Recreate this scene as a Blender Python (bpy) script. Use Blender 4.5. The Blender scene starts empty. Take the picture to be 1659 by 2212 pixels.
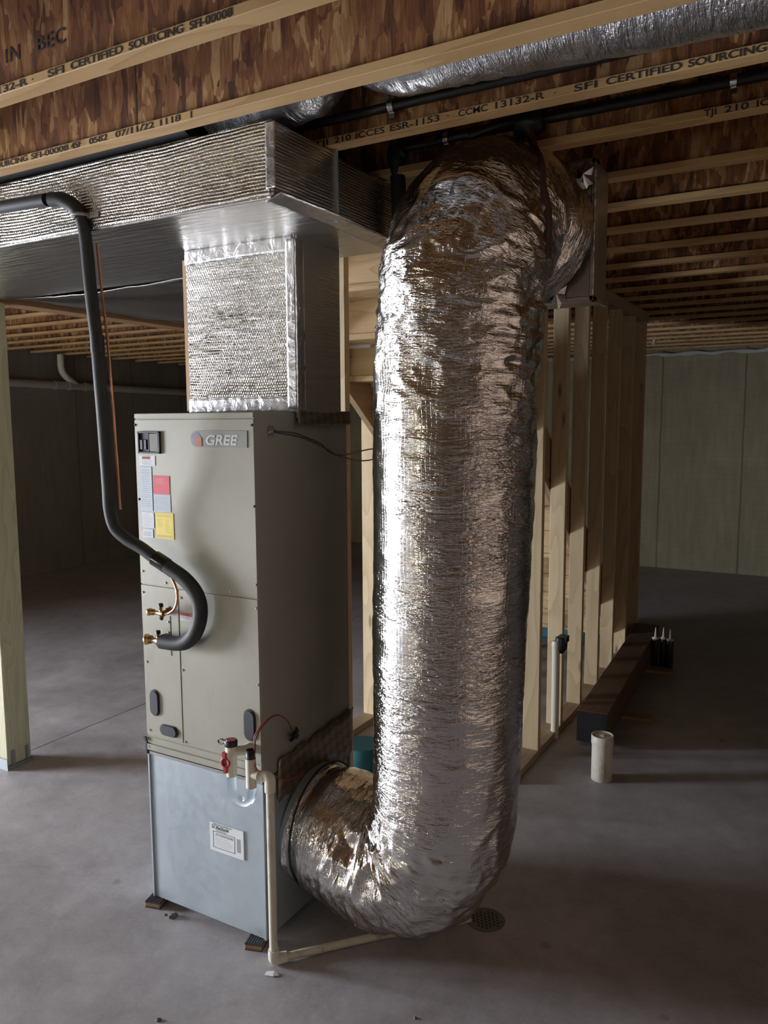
import bpy, bmesh, math, random
from mathutils import Vector, Matrix, noise

random.seed(7)
PI = math.pi
scn = bpy.context.scene
C = scn.collection

# ---------------------------------------------------------------- camera
CAM = Vector((1.6207, -2.0044, 1.8145))
YAW, PITCH, ROLL, FPX = 0.5186, 0.1131, -0.0051, 1698.9
fw = Vector((-math.sin(YAW)*math.cos(PITCH), math.cos(YAW)*math.cos(PITCH), -math.sin(PITCH)))
rt = fw.cross(Vector((0, 0, 1))).normalized(); up = rt.cross(fw)
r2 = rt*math.cos(ROLL)+up*math.sin(ROLL); u2 = up*math.cos(ROLL)-rt*math.sin(ROLL)
cd = bpy.data.cameras.new('camera'); cam = bpy.data.objects.new('camera', cd); C.objects.link(cam)
cam.matrix_world = Matrix(((r2.x, u2.x, -fw.x, CAM.x), (r2.y, u2.y, -fw.y, CAM.y), (r2.z, u2.z, -fw.z, CAM.z), (0, 0, 0, 1)))
cd.sensor_fit = 'VERTICAL'; cd.sensor_height = 36; cd.lens = 36*FPX/2212; cd.clip_start = .05; cd.clip_end = 100
scn.camera = cam

# ---------------------------------------------------------------- light
W = bpy.data.worlds.new('world'); scn.world = W; W.use_nodes = True
W.node_tree.nodes['Background'].inputs[0].default_value = (.75, .88, 1, 1)
W.node_tree.nodes['Background'].inputs[1].default_value = .3

def area(name, loc, rot, sx, sy, power, col, spread=180):
    l = bpy.data.lights.new(name, 'AREA'); l.shape = 'RECTANGLE'; l.size = sx; l.size_y = sy
    l.energy = power; l.color = col; l.spread = math.radians(spread)
    o = bpy.data.objects.new(name, l); C.objects.link(o); o.location = loc; o.rotation_euler = rot
    return o
# daylight through the patio door in the left wall, and through the windows of the rear wall
area('patio_door_daylight', (-6.80, -2.2, 1.05), (PI/2-.50, 0, -PI/2), 1.7, 1.95, 255, (.90, .95, 1.05), 140)
area('window_daylight', (-1.75, -6.03, 1.40), (PI/2-.25, 0, PI), 1.0, 1.4, 520, (.96, .98, .98), 150)
area('wide_window_daylight', (-5.0, -6.03, 1.5), (PI/2-.35, 0, PI), 1.7, 1.2, 60, (.98, .98, .98), 150)
scn.view_settings.view_transform = 'Standard'; scn.view_settings.look = 'None'
scn.view_settings.gamma = 1; scn.view_settings.use_curve_mapping = False
scn.view_settings.exposure = 1.38

# ---------------------------------------------------------------- helpers
class MB:
    """collects geometry in world coordinates, links it as one mesh object"""
    def __init__(s): s.v = []; s.f = []; s.uv = []; s.sm = []
    def add(s, vs, fs, smooth=False, uvs=None):
        n = len(s.v); s.v += [tuple(p) for p in vs]
        for i, f in enumerate(fs):
            s.f.append(tuple(n+k for k in f)); s.sm.append(smooth)
            s.uv.append(uvs[i] if uvs else None)
        return s
    def box(s, a, b):
        x0, y0, z0 = a; x1, y1, z1 = b
        v = [(x0, y0, z0), (x1, y0, z0), (x1, y1, z0), (x0, y1, z0), (x0, y0, z1), (x1, y0, z1), (x1, y1, z1), (x0, y1, z1)]
        return s.add(v, [(0, 3, 2, 1), (4, 5, 6, 7), (0, 1, 5, 4), (1, 2, 6, 5), (2, 3, 7, 6), (3, 0, 4, 7)])
    def obox(s, c, half, M):
        v = []
        for k in ((-1, -1, -1), (1, -1, -1), (1, 1, -1), (-1, 1, -1), (-1, -1, 1), (1, -1, 1), (1, 1, 1), (-1, 1, 1)):
            v.append(Vector(c)+M @ Vector((k[0]*half[0], k[1]*half[1], k[2]*half[2])))
        return s.add(v, [(0, 3, 2, 1), (4, 5, 6, 7), (0, 1, 5, 4), (1, 2, 6, 5), (2, 3, 7, 6), (3, 0, 4, 7)])
    def lathe(s, c, axis, prof, n=24, cap=True, smooth=True):
        """prof: list of (distance along axis, radius)"""
        a = Vector(axis).normalized(); q = a.to_track_quat('Z', 'Y'); c = Vector(c)
        v = []; f = []
        for (h, r) in prof:
            for i in range(n):
                t = 2*PI*i/n; v.append(c+q @ Vector((r*math.cos(t), r*math.sin(t), h)))
        for j in range(len(prof)-1):
            for i in range(n):
                f.append((j*n+i, j*n+(i+1) % n, (j+1)*n+(i+1) % n, (j+1)*n+i))
        s.add(v, f, smooth)
        if cap:
            m = len(prof)-1
            s.add([v[i] for i in range(n)], [tuple(reversed(range(n)))])
            s.add([v[m*n+i] for i in range(n)], [tuple(range(n))])
        return s
    def cyl(s, a, b, r, n=20):
        a = Vector(a); b = Vector(b); return s.lathe(a, b-a, [(0, r), ((b-a).length, r)], n)
    def tube(s, pts, r, n=14, sub=6, cap=True, disp=None, closed_uv=True):
        P = spline(pts, sub); fr = frames(P); v = []; f = []; uvs = []; L = 0; Ls = []
        for i, p in enumerate(P):
            if i: L += (P[i]-P[i-1]).length
            Ls.append(L)
        tot = L
        for i, p in enumerate(P):
            rr = r(Ls[i]/tot) if callable(r) else r
            for k in range(n):
                t = 2*PI*k/n; d = fr[i][0]*math.cos(t)+fr[i][1]*math.sin(t)
                q = rr+(disp(t, Ls[i], Ls[i]/tot, d, p) if disp else 0)
                v.append(p+d*q)
        R0 = r(.5) if callable(r) else r
        for j in range(len(P)-1):
            for k in range(n):
                f.append((j*n+k, j*n+(k+1) % n, (j+1)*n+(k+1) % n, (j+1)*n+k))
                a, b = k/n*2*PI*R0, (k+1)/n*2*PI*R0
                uvs.append(((a, Ls[j]), (b, Ls[j]), (b, Ls[j+1]), (a, Ls[j+1])))
        s.add(v, f, True, uvs)
        if cap:
            m = len(P)-1
            s.add([v[k] for k in range(n)], [tuple(reversed(range(n)))])
            s.add([v[m*n+k] for k in range(n)], [tuple(range(n))])
        return s
    def prism(s, poly, d):
        """poly: 3-D points of a planar outline, d: extrusion vector"""
        n = len(poly); d = Vector(d); v = [Vector(p) for p in poly]+[Vector(p)+d for p in poly]
        f = [tuple(range(n)), tuple(reversed(range(n, 2*n)))]+[(i, i+n, (i+1) % n+n, (i+1) % n) for i in range(n)]
        return s.add(v, f)
    def build(s, name, m, parent=None, bevel=0, seg=1):
        me = bpy.data.meshes.new(name)
        base = Vector(parent['_w']) if parent is not None else Vector((0, 0, 0))
        me.from_pydata([Vector(p)-base for p in s.v], [], s.f)
        me.polygons.foreach_set('use_smooth', s.sm)
        if any(u for u in s.uv):
            ul = me.uv_layers.new(name='uv'); li = 0
            for pi, pl in enumerate(me.polygons):
                for k in range(pl.loop_total):
                    ul.data[pl.loop_start+k].uv = s.uv[pi][k] if s.uv[pi] else (0, 0)
        bm = bmesh.new(); bm.from_mesh(me); bmesh.ops.recalc_face_normals(bm, faces=bm.faces)
        if bevel: bmesh.ops.bevel(bm, geom=list(bm.edges), offset=bevel, segments=seg, profile=.5, affect='EDGES')
        bm.to_mesh(me); bm.free()
        me.materials.append(m)
        o = bpy.data.objects.new(name, me); C.objects.link(o)
        o['_w'] = tuple(base)
        if parent is not None: o.parent = parent
        return o

def spline(pts, sub):
    P = [Vector(p) for p in pts]
    if sub <= 1 or len(P) < 3: return P
    Q = [P[0]*2-P[1]]+P+[P[-1]*2-P[-2]]; out = []
    for i in range(1, len(Q)-2):
        a, b, c, d = Q[i-1:i+3]
        for k in range(sub):
            t = k/sub; out.append(.5*((2*b)+(c-a)*t+(2*a-5*b+4*c-d)*t*t+(3*b-a-3*c+d)*t**3))
    out.append(P[-1]); return out

def frames(P):
    fr = []; t0 = (P[1]-P[0]).normalized(); x = t0.orthogonal().normalized()
    for i in range(len(P)):
        t = (P[min(i+1, len(P)-1)]-P[max(i-1, 0)]).normalized()
        x = (x-t*x.dot(t)).normalized(); fr.append((x, t.cross(x)))
    return fr

def tag(o, label=None, cat=None, group=None, kind=None):
    if label: o['label'] = label
    if cat: o['category'] = cat
    if group: o['group'] = group
    if kind: o['kind'] = kind
    return o
def thing(name, label, cat, loc, group=None):
    o = bpy.data.objects.new(name, None); o.empty_display_size = .05; C.objects.link(o)
    o.location = loc; o['_w'] = tuple(loc); return tag(o, label, cat, group)
def struct(name, mb, m): return tag(mb.build(name, m), kind='structure')
def dup(root, shift, label, group=None):
    r = root.copy(); C.objects.link(r); r.location = Vector(root.location)+Vector(shift); r['label'] = label
    if group: r['group'] = group
    for ch in list(root.children):
        c = ch.copy(); C.objects.link(c); c.parent = r
        for g in list(ch.children):
            d = g.copy(); C.objects.link(d); d.parent = c
    return r

def text(name, body, loc, size, m, parent, xdir=(1, 0, 0), ydir=(0, 0, 1), depth=.0004, xs=1.0, space=1.0, shear=0, bold=0):
    cu = bpy.data.curves.new(name, 'FONT'); cu.body = body; cu.size = size; cu.extrude = depth
    cu.space_character = space; cu.shear = shear; cu.offset = bold
    t = bpy.data.objects.new(name, cu); C.objects.link(t)
    me = bpy.data.meshes.new_from_object(t); bpy.data.objects.remove(t)
    x = Vector(xdir).normalized(); y = Vector(ydir).normalized(); z = x.cross(y); base = Vector(parent['_w'])
    for v in me.vertices:
        p = v.co; v.co = Vector(loc)+x*p.x*xs+y*p.y+z*p.z-base
    me.materials.clear(); me.materials.append(m)
    o = bpy.data.objects.new(name, me); C.objects.link(o); o.parent = parent; o['_w'] = tuple(base); return o

# ---------------------------------------------------------------- materials
class NT:
    def __init__(s, name):
        s.m = bpy.data.materials.new(name); s.m.use_nodes = True; s.t = s.m.node_tree; s.b = s.t.nodes['Principled BSDF']
    def n(s, typ, props=None, **inp):
        k = s.t.nodes.new(typ)
        for a, b in (props or {}).items(): setattr(k, a, b)
        for a, b in inp.items():
            a = int(a[1:]) if a[0] == '_' and a[1:].isdigit() else a.replace('_', ' ')
            s.set(k.inputs[a], b)
        return k
    def set(s, sock, b):
        if isinstance(b, bpy.types.NodeSocket): s.t.links.new(b, sock)
        else: sock.default_value = b
    def p(s, **k):
        for a, b in k.items(): s.set(s.b.inputs[a.replace('_', ' ')], b)
        return s.m
    def math(s, op, a, b=0.0, c=None):
        k = s.n('ShaderNodeMath', {'operation': op}); s.set(k.inputs[0], a); s.set(k.inputs[1], b)
        if c is not None: s.set(k.inputs[2], c)
        return k.outputs[0]
    def mix(s, f, a, b, mode='MIX'):
        k = s.n('ShaderNodeMix', {'data_type': 'RGBA', 'blend_type': mode}); s.set(k.inputs[0], f); s.set(k.inputs[6], a); s.set(k.inputs[7], b)
        return k.outputs[2]
    def ramp(s, f, stops, interp='LINEAR'):
        k = s.n('ShaderNodeValToRGB'); k.color_ramp.interpolation = interp; e = k.color_ramp.elements
        while len(e) > 1: e.remove(e[-1])
        e[0].position, e[0].color = stops[0][0], col(stops[0][1])
        for q, c in stops[1:]:
            x = e.new(q); x.color = col(c)
        s.set(k.inputs[0], f); return k.outputs[0]
    def coord(s, kind='Object', scale=(1, 1, 1), rot=(0, 0, 0), rnd=0):
        tc = s.n('ShaderNodeTexCoord'); v = tc.outputs[kind]
        if rnd:
            oi = s.n('ShaderNodeObjectInfo'); k = s.math('MULTIPLY', oi.outputs['Random'], rnd)
            v = s.n('ShaderNodeVectorMath', {'operation': 'ADD'}, _0=v, _1=k).outputs[0]
        mp = s.n('ShaderNodeMapping', Vector=v); mp.inputs['Scale'].default_value = scale; mp.inputs['Rotation'].default_value = rot
        return mp.outputs[0]
    def noise(s, vec, scale, detail=3, rough=.5, dist=0):
        k = s.n('ShaderNodeTexNoise', Vector=vec, Scale=scale, Detail=detail, Roughness=rough, Distortion=dist); return k.outputs[0]
    def bump(s, h, strength=.3, dist=.01, normal=None):
        k = s.n('ShaderNodeBump', Height=h, Strength=strength, Distance=dist)
        if normal is not None: s.set(k.inputs['Normal'], normal)
        return k.outputs[0]
def col(c): return tuple(c)+(1,) if len(c) == 3 else tuple(c)
def plain(name, c, rough=.5, metal=0, **k):
    t = NT(name); return t.p(Base_Color=col(c), Roughness=rough, Metallic=metal, **k)

def wood(name, light, dark, axis='z', rings=14, rough=.6, knots=True):
    t = NT(name)
    sc = {'x': (.9, 14, 14), 'y': (14, .9, 14), 'z': (14, 14, .9)}[axis]
    v = t.coord(scale=sc, rnd=31)
    v1 = t.coord(scale={'x': (.35, 2, 2), 'y': (2, .35, 2), 'z': (2, 2, .35)}[axis], rnd=17)
    n1 = t.noise(v1, 2.2, 2, .5, .4)
    bands = t.math('FRACT', t.math('MULTIPLY', n1, float(rings)))
    bands = t.math('POWER', bands, 2.5)
    fine = t.noise(v, 5, 4, .6)
    f = t.math('ADD', t.math('MULTIPLY', bands, .45), t.math('MULTIPLY', fine, .5))
    c = t.ramp(f, [(.15, light), (.85, dark)])
    big = t.noise(t.coord(scale=(1, 1, 1), rnd=9), 1.7, 2)
    c = t.mix(t.math('MULTIPLY', big, .45), c, col([a*.72 for a in light]))
    if knots:
        kv = t.coord(scale={'x': (2.2, 9, 9), 'y': (9, 2.2, 9), 'z': (9, 9, 2.2)}[axis], rnd=23)
        vo = t.n('ShaderNodeTexVoronoi', Vector=kv, Scale=1.0)
        k = t.ramp(vo.outputs['Distance'], [(.06, (1, 1, 1)), (.13, (0, 0, 0))])
        c = t.mix(t.math('MULTIPLY', k, .75), c, col([a*.3 for a in dark]))
    return t.p(Base_Color=c, Roughness=rough, Normal=t.bump(fine, .15, .003))

M = {}
M['stud'] = wood('spruce_stud', (.76, .61, .38), (.54, .38, .20), 'z', 9)
M['plate'] = wood('spruce_plate', (.50, .38, .25), (.36, .25, .14), 'y', 9)
M['flange'] = wood('joist_flange', (.68, .45, .21), (.46, .27, .10), 'x', 7, knots=False)
M['post'] = wood('treated_post', (.55, .52, .35), (.36, .35, .22), 'z', 16)
M['lvl'] = wood('laminated_beam', (.33, .19, .09), (.20, .11, .05), 'y', 20, knots=False)
M['timber'] = wood('brown_timber', (.16, .085, .045), (.09, .05, .028), 'y', 10)
M['stair'] = wood('stair_pine', (.68, .50, .27), (.44, .27, .11), 'x', 10)
M['stringer'] = wood('stringer_wood', (.46, .32, .19), (.32, .21, .12), 'y', 10)
M['scrap'] = wood('scrap_wood', (.36, .27, .14), (.26, .18, .09), 'x', 8)
M['slat'] = wood('edge_reflection_tan', (.60, .40, .22), (.45, .28, .14), 'z', 5, knots=False)  # tan standing in for a reflection on the plenum edge

def osb():
    t = NT('oriented_strand_board'); cs = []
    for i, (rot, sc) in enumerate(((.3, (34, 1, 10)), (-.7, (28, 1, 9)), (.05, (60, 1, 15)))):
        v = t.coord(scale=sc, rot=(0, rot, 0), rnd=40)
        w = t.n('ShaderNodeVectorMath', {'operation': 'MULTIPLY_ADD'}, _0=t.n('ShaderNodeTexNoise', Vector=v, Scale=.7, Detail=2).outputs[1], _1=(2.4, 2.4, 2.4), _2=v).outputs[0]
        k = t.n('ShaderNodeTexVoronoi', Vector=w, Scale=1.0, Randomness=1.0); s = t.n('ShaderNodeSeparateColor', Color=k.outputs['Color'])
        cs.append((s, t.noise(t.coord(scale=(sc[0]*3, 1, sc[2]*.6), rot=(0, rot, 0), rnd=40), 2.2, 3)))
    g = t.math('MULTIPLY', cs[0][0].outputs[0], .5); g = t.math('ADD', g, t.math('MULTIPLY', cs[1][0].outputs[1], .35))
    g = t.math('ADD', g, t.math('MULTIPLY', cs[2][0].outputs[2], .15)); g = t.math('ADD', g, t.math('MULTIPLY', t.math('SUBTRACT', cs[0][1], .3), .45))
    c = t.ramp(g, [(.25, (.06, .022, .010)), (.45, (.19, .066, .022)), (.62, (.31, .125, .040)), (.78, (.44, .215, .075)), (.95, (.66, .42, .19))])
    big = t.noise(t.coord(rnd=11), 3.0, 2); c = t.mix(t.math('MULTIPLY', big, .5), c, (.09, .04, .02, 1))
    return t.p(Base_Color=c, Roughness=.55, Normal=t.bump(g, .25, .003))
M['osb'] = osb()

def floor_mat():
    t = NT('concrete_slab'); v = t.coord()
    a = t.noise(v, 1.3, 5, .6, .5); b = t.noise(v, 7, 6, .7, .3); c = t.noise(v, 60, 3, .6)
    g = t.math('ADD', t.math('MULTIPLY', a, .5), t.math('ADD', t.math('MULTIPLY', b, .35), t.math('MULTIPLY', c, .15)))
    k = t.ramp(g, [(.32, (.25, .232, .23)), (.5, (.39, .37, .378)), (.66, (.53, .51, .52))])
    st = t.ramp(t.noise(t.coord(), 2.6, 4, .7, .8), [(.60, (0, 0, 0)), (.74, (1, 1, 1))])
    k = t.mix(t.math('MULTIPLY', st, .35), k, (.25, .17, .125, 1))
    spots = t.n('ShaderNodeTexVoronoi', Vector=v, Scale=2.3)
    sp = t.ramp(t.math('ADD', spots.outputs['Distance'], t.math('MULTIPLY', c, .05)), [(.055, (1, 1, 1)), (.085, (0, 0, 0))])
    k = t.mix(t.math('MULTIPLY', sp, .45), k, (.13, .12, .12, 1))
    xyz = t.n('ShaderNodeSeparateXYZ', Vector=v)
    jn = t.math('MULTIPLY', t.math('SUBTRACT', t.noise(v, 6, 3), .5), .012)
    j = t.math('LESS_THAN', t.math('ABSOLUTE', t.math('ADD', t.math('ADD', xyz.outputs[0], 2.2), jn)), .0035)
    k = t.mix(j, k, (.045, .04, .038, 1))
    h = t.math('ADD', t.math('MULTIPLY', b, .5), t.math('MULTIPLY', c, .12))
    return t.p(Base_Color=k, Roughness=t.ramp(a, [(.3, (.42,)*3), (.7, (.62,)*3)]), Normal=t.bump(h, .22, .01))
M['floor'] = floor_mat()

def wall_mat(name, axis, base, off):
    t = NT(name); v = t.coord(); xyz = t.n('ShaderNodeSeparateXYZ', Vector=v)
    u = xyz.outputs[0 if axis == 'x' else 1]
    uv = t.n('ShaderNodeCombineXYZ', X=u, Y=xyz.outputs[2]).outputs[0]
    br = t.n('ShaderNodeTexBrick', Vector=uv, Scale=1.0); br.inputs['Brick Width'].default_value = .2; br.inputs['Row Height'].default_value = .07
    br.inputs['Mortar Size'].default_value = .004; br.inputs['Mortar Smooth'].default_value = .6
    a = t.noise(v, 1.1, 4, .6, .5)
    st = t.noise(t.coord(scale=(6, 6, .8)), 3, 4)
    c = t.ramp(t.math('ADD', t.math('MULTIPLY', a, .6), t.math('MULTIPLY', st, .4)), [(.35, [x*.72 for x in base]), (.65, base)])
    c = t.mix(t.math('MULTIPLY', br.outputs['Fac'], .14), c, (.12, .11, .09, 1))
    wob = t.math('MULTIPLY', t.math('SUBTRACT', t.noise(v, 5, 3), .5), .02)
    m = t.math('ABSOLUTE', t.math('SUBTRACT', t.math('FRACT', t.math('DIVIDE', t.math('ADD', t.math('ADD', u, off), wob), .928)), .5))
    s = t.math('LESS_THAN', m, .011); c = t.mix(t.math('MULTIPLY', s, .55), c, (.08, .07, .055, 1))
    h = t.math('SUBTRACT', t.math('MULTIPLY', st, .5), t.math('MULTIPLY', s, .5)); h = t.math('SUBTRACT', h, t.math('MULTIPLY', br.outputs['Fac'], .3))
    return t.p(Base_Color=c, Roughness=.85, Normal=t.bump(h, .35, .01))
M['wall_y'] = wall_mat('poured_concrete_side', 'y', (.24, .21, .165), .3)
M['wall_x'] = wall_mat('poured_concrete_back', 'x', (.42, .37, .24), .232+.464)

def crumple(name, c, rough=.25, sc=22):
    t = NT(name); v = t.coord()
    vo = t.n('ShaderNodeTexVoronoi', {'feature': 'SMOOTH_F1'}, Vector=v, Scale=float(sc), Smoothness=.3).outputs['Distance']
    n = t.noise(v, sc*.6, 4, .6, 1.)
    return t.p(Base_Color=col(c), Metallic=1.0, Roughness=rough, Normal=t.bump(n, .45, .01, t.bump(vo, .35, .006)))
def bubble_foil(name, ax, rs=.55, rough=.15, fs=.22):
    """reflective bubble wrap insulation: rows of small bubbles on crinkled foil (ax = normal axis)"""
    t = NT(name); v = t.coord(); s = t.n('ShaderNodeSeparateXYZ', Vector=v)
    a, b = {'y': (0, 2), 'x': (1, 2), 'z': (0, 1)}[ax]
    w = t.noise(v, 7, 2, .5); w2 = t.noise(v, 2, 2, .5)
    p = t.math('MULTIPLY', t.math('ADD', s.outputs[b], t.math('MULTIPLY', w2, .035)), 2*PI/.0098)
    q = t.math('MULTIPLY', t.math('ADD', s.outputs[a], t.math('MULTIPLY', w, .01)), 2*PI/.0105)
    row = t.math('SINE', p); dot = t.math('MULTIPLY', t.math('SINE', q), t.math('SINE', t.math('MULTIPLY', p, .5)))
    h = t.math('ADD', row, t.math('MULTIPLY', dot, .42))
    wr = t.noise(t.coord(scale={'y': (2.2, 1, 16), 'x': (1, 2.2, 16), 'z': (2.2, 16, 1)}[ax]), 3.2, 4, .65, 1.2)
    n1 = t.bump(wr, .22, .02); n2 = t.bump(t.math('MULTIPLY', h, t.ramp(w2, [(.35, (.3,)*3), (.65, (1,)*3)])), rs, .0019, n1)
    fine = t.n('ShaderNodeTexVoronoi', Vector=v, Scale=120.0); n3 = t.bump(fine.outputs['Distance'], fs, .0016, n2)
    return t.p(Base_Color=(.74, .73, .71, 1), Metallic=1.0, Roughness=rough, Normal=n3)
M['foil_y'] = bubble_foil('bubble_foil_front', 'y')
M['foil_x'] = bubble_foil('bubble_foil_side', 'x', .35, .28)
M['foil_x2'] = bubble_foil('plenum_side_foil', 'x', .12, .36, .12)
M['foil_z'] = NT('foil_wrap_underside')
_t = M['foil_z']; _a = _t.noise(_t.coord(scale=(1.2, 16, 1)), 3.0, 4, .6, .8); _b = _t.noise(_t.coord(), 4, 3)
M['foil_z'] = _t.p(Base_Color=(.72, .71, .67, 1), Metallic=1.0, Roughness=.3, Normal=_t.bump(_a, .35, .02, _t.bump(_b, .3, .02)))

def flex_foil(name, wr=1.0, colr=(.80, .77, .74), rough=.13):
    """metallised duct jacket: scrim grid plus crosswise crumples, laid out in metres along the duct"""
    t = NT(name); tc = t.n('ShaderNodeTexCoord'); uv = tc.outputs['UV']; s = t.n('ShaderNodeSeparateXYZ', Vector=uv)
    def line(sock, per):
        f = t.math('ABSOLUTE', t.math('SUBTRACT', t.math('FRACT', t.math('DIVIDE', sock, per)), .5)); return t.math('SMOOTH_MIN', t.math('MULTIPLY', f, 5.), .6, .1)
    wob = t.noise(t.n('ShaderNodeMapping', Vector=uv, Scale=(3, 3, 1)).outputs[0], 3, 2)
    g = t.math('ADD', line(t.math('ADD', s.outputs[0], t.math('MULTIPLY', wob, .02)), .014), line(t.math('ADD', s.outputs[1], t.math('MULTIPLY', wob, .02)), .014))
    acc = None
    for k, (sx, sy, wt) in enumerate(((4.5, 19, .9), (10, 42, .6), (22, 95, .42), (50, 190, .25))):
        nn = t.noise(t.n('ShaderNodeMapping', Vector=uv, Scale=(sx, sy, 1), Location=(k*3.1, k*1.7, 0)).outputs[0], 1.0, 1, .5, .9)
        nn = t.math('MULTIPLY', t.math('ABSOLUTE', t.math('SUBTRACT', nn, .5)), wt)
        acc = nn if acc is None else t.math('ADD', acc, nn)
    vo = t.n('ShaderNodeTexVoronoi', Vector=t.n('ShaderNodeMapping', Vector=uv, Scale=(22, 46, 1)).outputs[0], Scale=1.0).outputs['Distance']
    big = t.noise(t.n('ShaderNodeMapping', Vector=uv, Scale=(2.6, 3.2, 1)).outputs[0], 1.2, 2)
    msk = t.ramp(big, [(.42, (.26,)*3), (.58, (1,)*3)])
    n1 = t.bump(t.math('MULTIPLY', acc, msk), 1.0*wr, .013)
    n2 = t.bump(t.math('MULTIPLY', vo, msk), .16*wr, .006, n1)
    n3 = t.bump(g, .38, .0008, n2)
    return t.p(Base_Color=col(colr), Metallic=1.0, Roughness=rough, Normal=n3)
M['flex'] = flex_foil('flexible_duct_foil')
M['flex2'] = flex_foil('overhead_duct_foil', 1.2, (.70, .72, .76), .3)

M['tape'] = crumple('foil_tape', (.66, .65, .66), .34, 30)
M['board'] = crumple('foil_faced_board', (.55, .54, .50), .38, 6)
M['panning'] = crumple('foil_underside_sheet', (.55, .53, .50), .34, 4)

def galv():
    t = NT('galvanized_sheet'); v = t.coord()
    vo = t.n('ShaderNodeTexVoronoi', Vector=v, Scale=45.0); s = t.n('ShaderNodeSeparateColor', Color=vo.outputs['Color'])
    n = t.noise(v, 3, 3); c = t.ramp(n, [(.3, (.46, .54, .60)), (.7, (.58, .65, .70))])
    c = t.mix(t.math('MULTIPLY', s.outputs[0], .10), c, (.4, .44, .47, 1))
    return t.p(Base_Color=c, Metallic=.65, Roughness=t.math('ADD', t.math('MULTIPLY', s.outputs[1], .08), .38), Normal=t.bump(t.noise(v, 2.5, 1), .12, .03))
M['galv'] = galv()
M['tanreflector'] = wood('tan_reflector', (.74, .54, .40), (.62, .44, .31), 'z', 4, .7, False)  # colour of the added panel that reflects in the duct
M['blocker'] = wood('blocker_brown', (.20, .15, .10), (.16, .11, .07), 'z', 5, .7, False)  # dark brown of the added light-blocking partition
def paint():
    t = NT('grey_enamel'); v = t.coord(); n = t.noise(v, 3, 4, .6, .6); sm = t.ramp(t.noise(t.coord(scale=(1, 1, .6)), 6, 4, .6, 1), [(.6, (0, 0, 0)), (.72, (1, 1, 1))])
    c = t.mix(t.math('MULTIPLY', sm, .18), t.ramp(n, [(.3, (.345, .338, .280)), (.7, (.385, .376, .312))]), (.2, .19, .16, 1))
    return t.p(Base_Color=c, Roughness=.42, Metallic=.15, Normal=t.bump(t.noise(v, 400, 2), .05, .001))
M['paint'] = paint()
M['seam'] = plain('panel_gap', (.03, .03, .028), .7)
M['black'] = plain('black_plastic', (.018, .018, .02), .45)
M['blackrubber'] = plain('foam_insulation', (.022, .022, .022), .62)
M['slate'] = plain('slate_plastic', (.035, .038, .047), .5)
M['blackpipe'] = plain('black_iron_pipe', (.012, .012, .012), .5)
M['pvc'] = plain('white_pvc', (.74, .70, .60), .35)
def dirty_pvc():
    t = NT('scuffed_pvc'); v = t.coord(); n = t.noise(t.coord(scale=(1, 1, .4)), 14, 4, .7)
    c = t.mix(t.ramp(n, [(.5, (0, 0, 0)), (.66, (.8,)*3)]), (.66, .62, .52, 1), (.34, .30, .24, 1))
    return t.p(Base_Color=c, Roughness=.45)
M['pvc2'] = dirty_pvc()
M['greypipe'] = plain('drain_pvc', (.42, .38, .36), .5)
M['clear'] = NT('clear_plastic').p(Base_Color=(.93, .96, .98, 1), Roughness=.04, IOR=1.3, Transmission_Weight=1.0)
M['red'] = plain('red_plastic', (.42, .02, .035), .35)
M['redwire'] = plain('red_wire', (.38, .035, .02), .4)
M['brownwire'] = plain('brown_wire', (.09, .045, .035), .5)
M['copper'] = plain('copper', (.85, .42, .27), .2, 1)
M['brass'] = plain('brass', (.80, .56, .28), .28, 1)
M['darkbrass'] = plain('aged_brass', (.30, .19, .10), .4, .9)
M['steel'] = plain('steel', (.62, .62, .60), .3, 1)
M['galvdark'] = plain('bracket_steel', (.35, .39, .40), .45, .8)
M['white'] = plain('white_label', (.74, .76, .77), .4)
M['silverlab'] = plain('silver_label', (.27, .29, .31), .5, .4)
M['redlab'] = plain('pink_red_label', (.80, .14, .18), .3)
M['yellow'] = plain('yellow_label', (.86, .68, .07), .45)
M['orange'] = plain('orange_band', (.72, .20, .06), .4)
M['ink'] = plain('black_ink', (.02, .02, .02), .6)
M['woodink'] = plain('stamp_ink', (.035, .028, .025), .8)
M['greyink'] = plain('grey_ink', (.32, .33, .33), .6)
M['darkyellow'] = plain('ochre_ink', (.50, .37, .05), .6)
M['pink'] = plain('pale_pink_ink', (.85, .55, .57), .5)
M['badge'] = plain('badge_silver', (.24, .245, .23), .38, .6)
M['badgetext'] = plain('badge_letter', (.55, .56, .58), .3, .7)
M['lilac'] = plain('lilac_enamel', (.30, .27, .36), .35)
M['badgeorange'] = plain('orange_enamel', (.62, .22, .12), .35)
M['rubber'] = plain('ribbed_rubber', (.06, .06, .065), .7)
M['cork'] = plain('cork_layer', (.30, .17, .08), .8)
M['teal'] = plain('teal_plastic', (.02, .14, .17), .6)
M['concretechip'] = plain('paper_scrap', (.75, .76, .8), .7)
M['foamwhite'] = plain('white_foam', (.62, .60, .54), .8)
M['wallframe'] = plain('white_vinyl', (.7, .7, .7), .4)
M['sky'] = NT('daylight_outside').p(Base_Color=(0, 0, 0, 1), Emission_Color=(.8, .9, 1, 1), Emission_Strength=2.0)
M['zinc'] = plain('zinc_strap', (.75, .78, .80), .22, 1)
M['grate'] = plain('drain_grate', (.17, .16, .14), .6, .3)
_t = NT('printed_foil_tape'); _v = _t.coord(rot=(.6, 0, 0)); _c = _t.n('ShaderNodeTexChecker', Vector=_v, Scale=34.0)
M['brownliner'] = _t.p(Base_Color=_t.mix(_c.outputs[1], (.33, .27, .21, 1), (.24, .185, .13, 1)), Metallic=.75, Roughness=.36, Normal=_t.bump(_t.noise(_v, 30, 4), .3, .006))

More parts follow.
